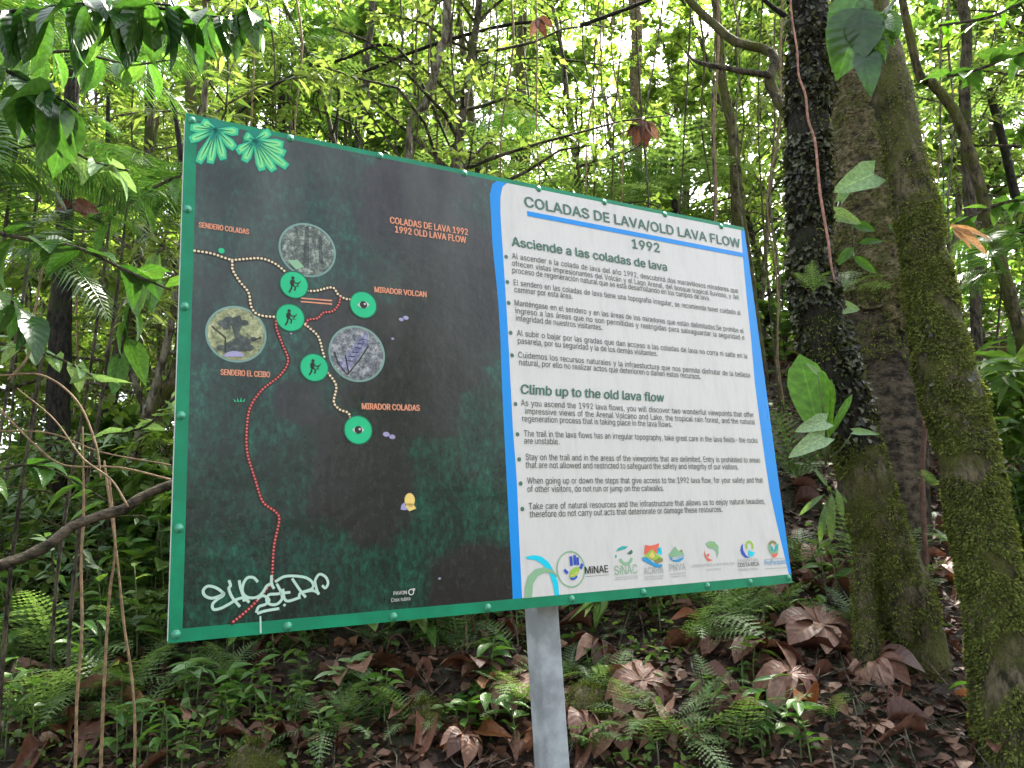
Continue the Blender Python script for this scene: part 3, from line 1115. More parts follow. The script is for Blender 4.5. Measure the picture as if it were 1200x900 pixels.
# volcano park
e = logo()
put(2, M['sage'], e, lambda f: f.poly([(783, 650.5), (787, 645), (791, 640), (795, 645.5), (798.5, 644.5), (801.5, 650), (792, 652.5), (786, 653)]), 'hill_mark')
put(3, M['olive'], e, lambda f: f.poly([(796, 645), (798, 644), (800, 646), (798, 647)]), 'hill_mark')
put(3, M['sea'], e, lambda f: f.poly([(784, 652.5), (790, 655), (796, 652.5), (801.5, 650.5), (800.5, 655), (796, 658.5), (789, 658), (785.5, 655.5)]), 'water_mark')
put(4, M['white'], e, lambda f: f.stroke([(787, 655.5), (792, 655.3), (797, 653.5), (801, 652)], 0.9, 10), 'wave_mark')
lettering('lettering', 'PNVA', (784.5, 669.3), (803.5, 667.5), 0.0225, M['ink_soft'], 0.0, parent=e)
lettering('lettering', 'Parque Nacional', (785, 673.6), (803.5, 672), 0.0055, M['ink_soft'], 0.0, parent=e)
lettering('lettering', 'Volcan Arenal', (786, 676.8), (803.5, 675.3), 0.0055, M['ink_soft'], 0.0, parent=e)
# oval of a green leaf and a red figure
e = logo()
put(2, M['sage'], e, lambda f: f.poly([(826.5, 637), (831, 634), (837, 634.5), (841.5, 640), (842, 648), (839.5, 654.5), (839.5, 647), (836, 643), (830, 642)]), 'leaf_mark')
put(3, M['lime'], e, lambda f: f.stroke([(829, 639.5), (834, 637.5), (839, 641)], 1.0, 8), 'leaf_vein')
put(2, M['redlogo'], e, lambda f: f.poly([(825.5, 644), (826.5, 650), (829, 654), (835, 656.5), (830, 658), (827, 655), (825, 650)]), 'figure_mark')
put(3, M['redlogo'], e, lambda f: f.disc((829.5, 650.5), 1.9, n=12), 'figure_mark')
lettering('lettering', 'UNIDOS POR LA NATURALEZA', (810.5, 664.8), (860.5, 661.5), 0.0085, M['ink_soft'], 0.0, parent=e)
lettering('lettering', 'COSTA RICA', (827, 669.2), (844.5, 667.8), 0.0065, M['ink_soft'], 0.0, parent=e)
# blue and green swirl
e = logo()
put(2, M['navy'], e, lambda f: f.poly([(870.5, 637), (868, 640.5), (867.3, 645), (869, 650), (873, 653.5), (878, 654), (874, 650.5), (871, 645.5), (870.3, 641)]), 'swirl_mark')
put(2, M['lime'], e, lambda f: f.ring((878, 640), 3.6, 6.6, math.radians(-40), math.radians(215), n=22), 'swirl_mark')
put(3, M['cyan'], e, lambda f: f.poly([(877, 643.5), (879.5, 646), (884.5, 647.5), (882, 651.5), (877.5, 653), (876.5, 648.5)]), 'swirl_mark')
lettering('lettering', 'ESSENTIAL', (864.5, 659), (889, 657), 0.0095, M['ink_soft'], 0.0, parent=e)
lettering('lettering', 'COSTA RICA', (864.5, 664.6), (889.5, 662.6), 0.0135, M['ink'], 0.010, parent=e)
lettering('lettering', 'PURA VIDA', (865.5, 669.6), (888, 667.8), 0.0085, M['ink_soft'], 0.0, parent=e)
# round green and orange emblem
e = logo()
put(2, M['sage'], e, lambda f: f.ring((905.8, 642), 5.0, 8.8, math.radians(150), math.radians(400), n=24), 'emblem_ring')
put(2, M['olive'], e, lambda f: f.ring((905.8, 642), 5.4, 8.8, math.radians(40), math.radians(150), n=16), 'emblem_ring')
put(3, M['teal'], e, lambda f: f.poly([(902, 638), (905, 641), (906.5, 646), (908, 640), (912, 637), (911, 644), (907, 647), (903, 645)]), 'leaf_mark')
put(3, M['redlogo'], e, lambda f: f.poly([(904, 650), (908, 648.5), (912, 648), (909, 653), (905.5, 653.5)]), 'flame_mark')
lettering('lettering', 'ProParques', (896, 662.5), (920.5, 660.5), 0.0175, M['sea'], 0.0, parent=e)
put(2, M['ink_soft'], e, lambda f: f.stroke([(896, 655.6), (920.5, 654)], 0.6), 'rule')
put(2, M['ink_soft'], e, lambda f: f.stroke([(896, 666.8), (921.5, 665)], 0.6), 'rule')

# --- map content
lettering('map_lettering', 'SENDERO COLADAS', (233, 266.5), (291.5, 275), 0.0155, M['orange'], 0.026)
lettering('map_lettering', 'SENDERO EL CEIBO', (258.5, 439.5), (316, 442.3), 0.0155, M['orange'], 0.026)
lettering('map_lettering', 'MIRADOR VOLCAN', (439, 343), (499.5, 348), 0.0175, M['orange'], 0.03)
lettering('map_lettering', 'MIRADOR COLADAS', (424, 479.8), (491.5, 481.3), 0.0175, M['orange'], 0.03)
lettering('map_lettering', 'COLADAS DE LAVA 1992', (457, 262), (548, 275.5), 0.0215, M['orange'], 0.026)
lettering('map_lettering', '1992 OLD LAVA FLOW', (463, 272.5), (546, 285), 0.0215, M['orange'], 0.026)
lettering('map_lettering', 'PAVON', (461, 697.5), (476.5, 696), 0.0095, M['white'], 0.012)
lettering('map_lettering', 'Crax rubra', (458, 705.5), (480.5, 703.2), 0.010, M['white'], 0.004)
fl = Flat(2)
fl.ring((481.7, 693.8), 2.0, 2.9, n=16)
fl.stroke([(483.5, 692.2), (485.6, 690.2)], 0.8)
fl.stroke([(483.6, 689.9), (485.9, 689.8), (485.7, 692.2)], 0.8)
fl.build('male_symbol', M['white'])


def trail(pts, mat, mat2=None, step=3.3, r=1.25):
    q = [Vector(s2(*p)) for p in pts]
    q = [Vector(a) for a in catmull(q, 14 * len(q))]
    e = Flat(2)
    e.addm([], [])
    for i in range(len(q) - 1):
        pass
    out, fs = [], []
    for i, p in enumerate(q):
        a, b = q[max(i - 1, 0)], q[min(i + 1, len(q) - 1)]
        d = (b - a).normalized()
        hw = 1.9 * PX
        out += [(p.x - d.y * hw, p.y + d.x * hw), (p.x + d.y * hw, p.y - d.x * hw)]
        if i:
            fs.append((2 * i - 2, 2 * i - 1, 2 * i + 1, 2 * i))
    e.addm(out, fs)
    base = e.build('dotted_trail', mat2 or M['dot_dark'])
    dd = Flat(3)
    acc_ = 0.0
    last = q[0]
    st = step * PX
    for a, b in zip(q, q[1:]):
        L = (b - a).length
        while acc_ <= L:
            p = a + (b - a) * (acc_ / max(L, 1e-9))
            k = 6
            dd.addm([(p.x + r * PX * math.cos(j * 6.2832 / k), p.y + r * PX * math.sin(j * 6.2832 / k)) for j in range(k)], [tuple(range(k))])
            acc_ += st
        acc_ -= L
    dd.build('trail_dots', mat, base)


trail([(228, 294), (247, 297), (262, 302), (271.5, 306), (272.5, 316), (280, 329), (291, 343), (294.5, 360), (303, 369), (322, 371.5), (328, 370.5)], M['cream'])
trail([(272, 305), (290, 303.5), (306, 303), (322, 309), (336, 320)], M['cream'])
trail([(356, 340.5), (370, 341), (389, 337), (396, 345), (404, 350), (412, 351)], M['cream'])
trail([(354, 377.5), (362, 384), (373, 395), (378, 412), (381, 422)], M['cream'])
trail([(384, 437), (391, 446), (394, 455), (391, 471), (398, 480), (408, 484), (411, 493)], M['cream'])
trail([(399, 348), (396, 358), (389, 365), (379, 366.5), (372, 373), (361, 375), (358, 382)], M['redtrail'], M['dot_dark'], 3.0, 1.05)
trail([(323.5, 373), (324, 385), (331, 404), (337.5, 423), (328, 440), (307, 457), (293, 478), (289, 505), (290, 532), (299, 562), (308, 588), (323, 600), (327, 610), (321, 640), (319, 672), (318, 682), (300, 705), (284, 720), (270, 731)], M['redtrail'], M['dot_dark'], 3.0, 1.05)
for y in (349.5, 353.5):
    fl = Flat(2)
    fl.stroke([(352.5, y), (389, y + 3)], 1.4)
    fl.build('map_line', M['orange'])
# round photographs
for (c, r, mt, kind) in (((360.5, 293), 32.5, 'photo_a', 0), ((277, 391.5), 34.5, 'photo_b', 1), ((418.5, 414.5), 33.0, 'photo_c', 2)):
    # nearer left parts of the board show larger: radii in board metres come from the picture's own edges
    k_ = abs(s2(c[0] + r, c[1])[0] - s2(c[0] - r, c[1])[0]) / 2 / PX
    kz = abs(s2(c[0], c[1] + r)[1] - s2(c[0], c[1] - r)[1]) / 2 / PX
    k_ = (k_ + kz) / 2
    a = Flat(1)
    a.disc(c, k_, n=48)
    base = a.build('round_photo', M['photo_rim'] if 'photo_rim' in M else M.setdefault('photo_rim', printmat('photo_rim', (0.17, 0.30, 0.26), 0.25)))
    a = Flat(2)
    a.disc(c, k_ * 0.93, n=48)
    a.build('photo_print', M[mt], base)
    if kind == 0:
        a = Flat(3)
        a.poly([(c[0] - 3, c[1] - 27), (c[0] + 1, c[1] - 28), (c[0] + 2, c[1] + 22), (c[0] - 6, c[1] + 20)])
        a.poly([(c[0] + 13, c[1] - 18), (c[0] + 16, c[1] - 17), (c[0] + 18, c[1] + 16), (c[0] + 13, c[1] + 14)])
        a.build('tree_print', M['photo_e'], base)
        a = Flat(3)
        a.poly([(c[0] - 24, c[1] + 12), (c[0] - 12, c[1] + 12), (c[0] - 4, c[1] + 20), (c[0] - 14, c[1] + 23)])
        a.build('clearing_print', M['sage'], base)
    if kind == 1:
        a = Flat(3)
        for (dx, dy, rr0) in ((-16, -12, 4.5), (-8, -15, 6), (-12, -8, 3.5), (9, -13, 4), (20, 6, 3), (-18, 16, 4), (14, 16, 5)):
            a.disc((c[0] + dx, c[1] + dy), rr0, rr0 * 0.7, n=9)
            a.k += 0.05
        a.poly([(c[0] - 10, c[1] - 17), (c[0] + 4, c[1] - 22), (c[0] + 8, c[1] - 12), (c[0] + 2, c[1] + 0), (c[0] + 12, c[1] + 4), (c[0] + 18, c[1] + 8), (c[0] + 12, c[1] + 20), (c[0] - 16, c[1] + 22), (c[0] - 14, c[1] + 12), (c[0] - 2, c[1] + 5), (c[0] - 5, c[1] - 8)])
        a.build('shadow_print', M['photo_e'], base)
        a = Flat(4)
        a.poly(ellipse_arc((c[0] - 3, c[1] + 29), 13, 9, 15, 165, 12))
        a.build('lake_print', M['lilac'], base)
        a = Flat(4)
        a.stroke([(c[0] - 29, c[1] - 9), (c[0] - 12, c[1] + 5)], 1.2)
        a.stroke([(c[0] - 13, c[1] + 5), (c[0] - 13, c[1] + 22)], 1.2)
        a.stroke([(c[0] + 18, c[1] + 8), (c[0] + 29, c[1] + 4)], 1.2)
        a.build('branch_print', M['ink_black'], base)
    if kind == 2:
        a = Flat(3)
        a.poly([(c[0] + 2, c[1] - 18), (c[0] + 13, c[1] - 26), (c[0] + 12, c[1] - 10), (c[0] - 6, c[1] + 14), (c[0] - 12, c[1] + 22), (c[0] - 22, c[1] + 12), (c[0] - 10, c[1] - 2)])
        a.build('scree_print', M['photo_d'], base)
        a = Flat(4)
        for j in range(6):
            a.stroke([(c[0] - 14 + j * 3.6, c[1] + 8 - j * 5), (c[0] - 5 + j * 3, c[1] + 9 - j * 5)], 0.9)
        a.stroke([(c[0] - 27, c[1] - 2), (c[0] - 22, c[1] + 12), (c[0] - 12, c[1] + 25), (c[0] + 2, c[1] + 8), (c[0] + 13, c[1] - 9)], 1.3)
        a.stroke([(c[0] - 14, c[1] + 2), (c[0] - 10, c[1] + 24)], 1.3)
        a.build('railing_print', M['ink_black'], base)
# icons
for c in ((344.5, 334), (340, 372.5), (368, 431)):
    a = Flat(3)
    a.disc(c, 13.9, n=32)
    b0 = a.build('hiker_icon', M['iconrim'])
    a = Flat(4)
    a.disc(c, 12.6, n=32)
    a.build('icon_disc', M['icon'], b0)
    a = Flat(5)
    x, y = c
    a.disc((x - 1.5, y - 8), 1.6, n=10)
    a.stroke([(x - 1.5, y - 6), (x - 2.2, y + 0.5)], 3.0)
    a.stroke([(x - 2, y + 0), (x + 1.5, y + 3), (x + 0.5, y + 7)], 1.5)
    a.stroke([(x - 2.5, y + 0), (x - 3.5, y + 5), (x - 6, y + 9)], 1.5)
    a.stroke([(x - 1, y - 4.5), (x + 2, y - 1.5), (x + 5, y - 2)], 1.2)
    a.stroke([(x + 7.5, y - 4), (x + 2.5, y + 2), (x + 6, y + 2)], 0.9)
    a.stroke([(x - 4, y - 5), (x - 4, y + 0)], 1.3)
    a.build('walking_figure', M['ink_black'], b0)
for c in ((425.5, 357.5), (419.5, 504)):
    a = Flat(3)
    a.disc(c, 14.2, n=32)
    b0 = a.build('eye_icon', M['iconrim'])
    a = Flat(4)
    a.disc(c, 12.9, n=32)
    a.build('icon_disc', M['icon'], b0)
    a = Flat(5)
    a.poly([(c[0] - 7, c[1]), (c[0] - 3.5, c[1] - 3.4), (c[0], c[1] - 4.3), (c[0] + 3.5, c[1] - 3.4), (c[0] + 7, c[1]), (c[0] + 3.5, c[1] + 3.4), (c[0], c[1] + 4.1), (c[0] - 3.5, c[1] + 3.4)])
    a.build('eye_white', M['white'], b0)
    a = Flat(6)
    a.disc(c, 3.7, n=16)
    a.build('iris', M['ink_black'], b0)
    a = Flat(7)
    a.disc((c[0] + 1.5, c[1] - 0.8), 1.1, n=8)
    a.build('eye_glint', M['white'], b0)
# bird mark, small marks
a = Flat(2)
a.disc((480, 586), 5.2, 6.6, n=18)
a.poly([(476, 590), (484, 590), (487.5, 596), (480, 599), (475, 596)])
a.build('yellow_mark', M['tan'])
a = Flat(3)
a.poly([(469, 597), (470, 592), (474, 588.5), (475.5, 594), (479, 597), (473, 598)])
a.build('grey_mark', M['lilac'])
for (x, y, r) in ((470, 374.5, 2.6), (475.5, 372.5, 3.0), (452.5, 509, 3.4), (459.5, 512, 3.2), (460, 397, 1.6), (515, 678, 1.4), (341, 391, 1.2)):
    a = Flat(2)
    a.disc((x, y), r, r * 0.7, n=10)
    a.build('pale_mark', M['lilac'])
a = Flat(2)
for dx in (-5, -2, 1, 4):
    a.poly([(281 + dx - 1.2, 471), (281 + dx * 1.6, 465 + abs(dx) * 0.4), (281 + dx + 1.2, 471)])
a.build('grass_tuft_mark', M['icon'])
a = Flat(2)
a.disc((259.5, 294), 2.8, n=8)
a.build('green_mark', M['icon'])

# leaf artwork in the upper left corner
def art_leaf(c, lobes, rad):
    a = Flat(1)
    a.disc(c, 11, n=20)
    a.build('leaf_centre', M['leafdark'])
    for k, (ang, ln) in enumerate(lobes):
        d = (math.cos(math.radians(ang)), -math.sin(math.radians(ang)))
        nrm = (-d[1], d[0])

        def shape(w, l0, l1):
            pts = []
            for s_, sg in ((0, 1), (0.35, 1), (0.72, 1), (1.0, 1), (1.0, -1), (0.72, -1), (0.35, -1), (0, -1)):
                ww = w * (0.25 + s_ * 0.75) if s_ < 1 else w * 0.55
                l = l0 + (l1 - l0) * s_
                pts.append((c[0] + d[0] * l + nrm[0] * ww * sg, c[1] + d[1] * l + nrm[1] * ww * sg))
            return pts
        a = Flat(1)
        a.poly(shape(8.0, 0, ln))
        bb = a.build('leaf_lobe', M['leafdark'])
        a = Flat(2)
        a.poly(shape(6.8, 2, ln - 1.0))
        a.build('lobe_fill', M['leafart'], bb)
        a = Flat(3)
        a.poly([p for p in shape(4.2, 7, ln - 4)])
        a.build('lobe_stripe', M['leafart2'], bb)
        a = Flat(4)
        a.stroke([(c[0], c[1]), (c[0] + d[0] * (ln - 7), c[1] + d[1] * (ln - 7))], 2.6, taper=True, n=5)
        a.build('lobe_rib', M['leafdark'], bb)


art_leaf((253, 152), [(202, 34), (242, 45), (260, 41), (284, 37), (315, 32), (354, 27), (150, 20), (175, 31)], 40)
art_leaf((298, 165), [(213, 25), (244, 28), (285, 37), (303, 43), (321, 50), (337, 40), (352, 35), (30, 22), (150, 14)], 40)

# marker scribble
SC = [[(263, 694), (258, 698), (248, 701), (240, 698), (238, 692), (243, 687), (251, 688), (258, 692), (262, 697), (255, 702), (249, 708), (250, 714), (258, 713), (268, 708), (276, 703), (285, 700)],
      [(268, 680), (270, 686), (268, 690), (272, 700), (281, 711)], [(280, 680), (282, 690), (286, 700), (292, 706)],
      [(302, 682), (297, 677), (290, 677), (285, 684), (284, 694), (290, 700), (300, 700), (307, 695), (313, 686), (320, 684)],
      [(318, 674), (318, 684), (321, 690)], [(301, 702), (308, 698), (315, 703), (311, 708), (303, 711), (300, 718)],
      [(322, 682), (332, 676), (344, 675), (358, 677), (366, 683), (365, 690), (352, 695), (350, 700)],
      [(324, 684), (329, 694), (330, 702), (324, 708), (316, 708), (312, 703), (315, 697), (324, 696), (340, 694)],
      [(331, 690), (335, 704), (352, 700)], [(342, 678), (348, 687), (353, 694), (358, 700)], [(354, 694), (366, 692), (374, 696)],
      [(373, 697), (370, 688), (369, 680), (374, 673), (381, 676), (384, 683), (381, 689), (377, 686)],
      [(301, 719), (310, 716), (327, 713)], [(332, 708), (334, 710)], [(284, 704), (291, 701)]]
a = Flat(4)
for sc_ in SC:
    a.stroke(sc_, 2.3, n=len(sc_) * 5)
    a.k += 0.12
a.build('graffiti_scribble', M['chalk'])
a = Flat(2)
a.stroke([(305, 722), (305.5, 742)], 1.4)
a.build('paint_drip', M['chalk'])

# rivets
rv = MB()
seg = 12
prof_ = [(0.0115, 0.0), (0.0115, 0.0015), (0.0075, 0.002), (0.0065, 0.0045), (0.0035, 0.0062)]
vs = []
for r, h in prof_:
    vs += [(r * math.cos(2 * math.pi * i / seg), -h, r * math.sin(2 * math.pi * i / seg)) for i in range(seg)]
vs.append((0, -0.0066, 0))
fs = [(a_ * seg + i, a_ * seg + (i + 1) % seg, (a_ + 1) * seg + (i + 1) % seg, (a_ + 1) * seg + i) for a_ in range(4) for i in range(seg)]
fs += [(4 * seg + i, 4 * seg + (i + 1) % seg, 5 * seg) for i in range(seg)]
rv.add(vs, fs)
rme = rv.mesh('rivet')
M['rivet'] = flat('green_painted_rivet', (0.06, 0.36, 0.22), 0.3, 0.1, dirt=0.5, scale=60)
rme.materials.append(M['rivet'])
for p in [(219.5, 245), (216, 359), (212, 487), (209.5, 619), (206, 743.5), (337, 734), (461, 723), (571.5, 712), (670, 702), (754, 694), (829, 686.5), (879, 682), (924, 677),
          (225, 141), (340, 162), (445, 182.5), (544, 203), (631, 221.5), (708, 237), (779, 251.5), (845, 265.5)]:
    o = link('rivet', rme, None, sign)
    x, z = s2(*p)
    o.location = (min(max(x, X0 + 0.013), X1 - 0.013), lay(1), min(max(z, Z0 + 0.013), Z1 - 0.009))

# ================================================================== VEGETATION
GREEN_Z = Vector((0, 0, 1))


def unit(v):
    return v / max(1e-9, np.linalg.norm(v))


def tree_meshes(name, seed, H=7.0, r0=0.05, start=0.25, spread=1.7, leaf=0.10, nb=46, tw=8, lv=9, tmpl=LEAF_S, bend=0.5, fine=False):
    r = np.random.default_rng(seed)
    n = 12
    x = y = 0.0
    dx, dy = r.normal(0, 0.3, 2) * bend
    ctrl = []
    for i in range(n):
        t = i / (n - 1)
        ctrl.append((x, y, H * t - 0.25, r0 * (1 - 0.82 * t)))
        dx += r.normal(0, 0.25) * bend
        dy += r.normal(0, 0.25) * bend
        x += dx * H / n * 0.5
        y += dy * H / n * 0.5
    mb = MB()
    q = curve_tube(mb, ctrl, 26, 8, 0.18, 9.0, seed)
    P, D, NN, SC = [], [], [], []
    for b in range(nb):
        t = start + (1 - start) * (b + r.random()) / nb
        base = q[min(25, int(t * 25))]
        az = b * 2.4 + r.random() * 0.9
        el = r.uniform(0.05, 0.9)
        L = spread * (1.15 - 0.6 * t) * r.uniform(0.5, 1.1)
        d = np.array([math.cos(az) * math.cos(el), math.sin(az) * math.cos(el), math.sin(el)])
        pts = [np.array(base[:3])]
        for k in range(5):
            d = unit(d + r.normal(0, 0.22, 3) + np.array([0, 0, -0.05 * k]))
            pts.append(pts[-1] + d * L / 5)
        rb = max(0.004, base[3] * 0.45)
        mb.tube([Vector(p) for p in pts], [rb * (1 - 0.8 * i / 5) + 0.002 for i in range(6)], 4, cap=False)
        for k in range(tw):
            s = r.uniform(0.15, 1.0) * 5
            i = min(4, int(s))
            p = pts[i] + (pts[i + 1] - pts[i]) * (s - i)
            dd = unit(unit(pts[i + 1] - pts[i]) * 0.6 + r.normal(0, 0.6, 3))
            tl = r.uniform(0.25, 0.6) * spread * 0.3
            e = p + dd * tl + np.array([0, 0, -0.04])
            mb.tube([Vector(p), Vector((p + e) / 2 + np.array([0, 0, 0.01])), Vector(e)], [0.004, 0.003, 0.0015], 3, cap=False)
            side = unit(np.cross(dd, [0, 0, 1]) + 1e-6)
            for m in range(lv):
                u = (m + 0.5) / lv
                sg = 1 if m % 2 else -1
                P.append(p + (e - p) * u)
                D.append(unit(dd * 0.5 + side * sg * 0.8 + np.array([0, 0, -0.15]) + r.normal(0, 0.28, 3)))
                NN.append(np.array([0, 0, 1]) + r.normal(0, 0.38, 3))
                SC.append(leaf * r.uniform(0.6, 1.25))
    tm = mb.mesh(name + '_trunk')
    cm = mass_mesh(name + '_crown', tmpl[0], tmpl[1], np.array(P), frames(np.array(D), np.array(NN)), np.array(SC))
    return tm, cm


TREES = []
spec = [('canopy_a', 'bark_green', LEAF_S, 0.105), ('canopy_a', 'bark_pale', LEAF_W, 0.12), ('canopy_b', 'bark', LEAF_S, 0.085),
        ('canopy_b', 'bark_pale', LEAF_N, 0.17), ('canopy_a', 'bark', LEAF_S, 0.075), ('shrub', 'bark_green', LEAF_W, 0.15)]
for i, (lm, bk, tp, ls) in enumerate(spec):
    tm, cm = tree_meshes('tree', 100 + i, H=6.5 + i * 0.3, r0=0.04 + 0.012 * (i % 3), start=0.12 + 0.06 * (i % 4), spread=1.8, leaf=ls, nb=44, tmpl=tp)
    tm.materials.append(M[bk])
    cm.materials.append(M[lm])
    TREES.append((tm, cm))
SHR = []
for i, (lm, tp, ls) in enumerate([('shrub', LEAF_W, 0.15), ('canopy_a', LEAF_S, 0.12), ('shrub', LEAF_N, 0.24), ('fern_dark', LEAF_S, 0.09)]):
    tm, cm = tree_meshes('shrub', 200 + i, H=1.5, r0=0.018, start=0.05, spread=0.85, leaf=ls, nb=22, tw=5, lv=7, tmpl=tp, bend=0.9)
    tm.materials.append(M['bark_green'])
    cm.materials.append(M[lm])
    SHR.append((tm, cm))


def put_tree(kind, x, y, sc, rz, label, group, tilt=(0, 0), name='forest_tree', lib=None, cat='tree'):
    tm, cm = (lib or TREES)[kind]
    e = empty(name, (x, y, ground(x, y) - 0.05), rz)
    e.rotation_euler = (tilt[0], tilt[1], rz)
    e.scale = (sc, sc, sc)
    tag(e, label, cat, group)
    link('trunk' if cat == 'tree' else 'stem', tm, None, e)
    c = link('crown' if cat == 'tree' else 'foliage', cm, None, e)
    return e


rnd = random.Random(5)
LAB = ['slim mossy tree with light green leaves in the forest behind the sign', 'slim pale barked tree with broad yellow green leaves in the forest behind',
       'slim grey tree with small olive leaves in the forest behind', 'slim pale tree with narrow drooping leaves in the forest behind',
       'slim brown tree with tiny light leaves in the forest behind', 'slim mossy tree with large mid green leaves in the forest behind']
placed = []
tries = 0
NT = 88
while len(placed) < NT and tries < 6000:
    tries += 1
    y = 6.3 + 21 * rnd.random() ** 1.25
    x = rnd.uniform(-0.80, 0.80) * y
    if any((x - a) ** 2 + (y - b) ** 2 < (0.62 + 0.03 * y) ** 2 for a, b in placed):
        continue
    if y < 8.5 and (0.9 < x < 4.2):
        continue
    placed.append((x, y))
    k = rnd.randrange(6)
    put_tree(k, x, y, rnd.uniform(0.85, 1.2) * (1 + max(0, y - 9) * 0.035), rnd.uniform(0, 6.28), LAB[k], 'forest trees, kind %s' % LAB[k].split(' in the')[0],
             (rnd.uniform(-0.12, 0.12), rnd.uniform(-0.12, 0.12)))
# the forest across the trail, behind the photographer (it shades and mirrors in the board)
for i in range(30):
    a = math.radians(92 + i * 4.4) if i < 18 else math.radians(180 + (i - 18) * 12)
    d = rnd.uniform(9, 16)
    put_tree(i % 6, math.sin(a) * d, math.cos(a) * d, rnd.uniform(0.8, 1.1), rnd.uniform(0, 6.28),
             'leafy tree on the far side of the trail, facing the sign', 'trees across the trail')
# understory shrubs on the slope
n = 0
while n < 95:
    y = 5.2 + 13 * rnd.random() ** 1.5
    x = rnd.uniform(-0.85, 0.85) * y
    if 0.5 < x < 3.6 and y < 8.8:
        if rnd.random() < 0.9:
            continue
    n += 1
    k = rnd.randrange(4)
    lb = ['wide leaved green shrub', 'fine leaved light green shrub', 'long leaved green shrub', 'small leaved grey green shrub'][k] + ' growing on the slope behind the sign'
    put_tree(k, x, y, rnd.uniform(0.6, 1.25), rnd.uniform(0, 6.28), lb, 'understory shrubs, ' + lb.split(' growing')[0], name='understory_shrub', lib=SHR, cat='shrub',
             tilt=(rnd.uniform(-.2, .2), rnd.uniform(-.2, .2)))

# ------------------------------------------------------------------ named trunks on the right
def trunk_ctrl(rows, Y0, Y1=None, k=1.0):
    """rows: (left px, right px, y px) -> control points with radius"""
    out = []
    n_ = len(rows)
    for i, (a, b, py) in enumerate(rows):
        Y = Y0 if Y1 is None else Y0 + (Y1 - Y0) * i / (n_ - 1)
        p = at((a + b) / 2, py, Y)
        rad = (b - a) / 2 / F_PX * Y * k
        out.append((p.x, p.y, p.z, rad))
    return out


def moss_on(q, n_, name, mat, parent, seed, tmpl=LEAF_N, size=(0.012, 0.035), hang=0.8, zr=None, thr=-1.0, az=None, lift=1.0):
    """q: resampled centre line (x,y,z,r). small tufts spread over the bark"""
    r = np.random.default_rng(seed)
    P, D, NN, SC = [], [], [], []
    q = [np.array(a) for a in q]
    for _ in range(n_):
        t = r.random() * (len(q) - 1)
        i = min(int(t), len(q) - 2)
        c = q[i] + (q[i + 1] - q[i]) * (t - i)
        ax = unit(q[i + 1][:3] - q[i][:3])
        a = r.random() * 6.2832
        u = unit(np.cross(ax, [0.31, 1, 0.1]))
        v = np.cross(ax, u)
        d = u * math.cos(a) + v * math.sin(a)
        p = c[:3] + d * (c[3] * lift + 0.022 * max(0.0, noise.noise(Vector(c[:3] + d * c[3]) * 11.0)))
        if zr and not (zr[0] + r.normal(0, 0.12) < p[2] < zr[1] + r.normal(0, 0.35)):
            continue
        if az is not None and d @ az < r.uniform(-0.5, 0.6):
            continue
        if noise.noise(Vector(p) * 4.0 + Vector((seed, 0, 0))) < thr:
            continue
        P.append(p)
        D.append(unit(d * r.uniform(0.3, 1.0) + np.array([0, 0, -hang]) * r.uniform(0.2, 1) + r.normal(0, 0.35, 3)))
        NN.append(d + r.normal(0, 0.3, 3))
        SC.append(r.uniform(*size))
    me = mass_mesh(name, tmpl[0], tmpl[1], np.array(P), frames(np.array(D), np.array(NN)), np.array(SC))
    o = link(name, me, mat, parent)
    o['kind'] = 'stuff'
    return o


def thing_at(name, p, label, cat, group=None):
    e = empty(name, p)
    tag(e, label, cat, group)
    return e


def rebase(ctrl, e):
    l = e.location
    return [(c[0] - l.x, c[1] - l.y, c[2] - l.z, c[3]) for c in ctrl]


def bigtrunk(rows, Y, label, mat, n=60, seg=44, bump=0.14, fr=5.0, sv=0.0, name='tree', Y1=None, up=None):
    ctrl = trunk_ctrl(rows, Y, Y1)
    lo = ctrl[0]
    gz = ground(lo[0], lo[1])
    if lo[2] > gz - 0.1:
        ctrl.insert(0, (lo[0], lo[1], gz - 0.2, lo[3] * 1.15))
    top = ctrl[-1]
    pv = ctrl[-2]
    d = np.array(top[:3]) - np.array(pv[:3])
    d = d / max(d[2], 1e-3)
    hgt = up or 5.0
    for k in (0.35, 0.7, 1.0):
        ctrl.append((top[0] + d[0] * hgt * k, top[1] + d[1] * hgt * k, top[2] + hgt * k, top[3] * (1 - 0.35 * k)))
    e = thing_at(name, (ctrl[0][0], ctrl[0][1], ground(ctrl[0][0], ctrl[0][1])), label, 'tree')
    c2 = rebase(ctrl, e)
    mb = MB()
    q = curve_tube(mb, c2, n, seg, bump, fr, sv)
    mb.build('trunk', mat, e)
    return e, q


# far crown shared by the three large trunks: high above the frame
def add_crown(e, q, kind=0, sc=1.0):
    t = q[-1]
    c = link('crown', TREES[kind][1], None, e)
    c.location = (t[0], t[1], t[2] - 3.0)
    c.scale = (sc, sc, sc * 0.8)


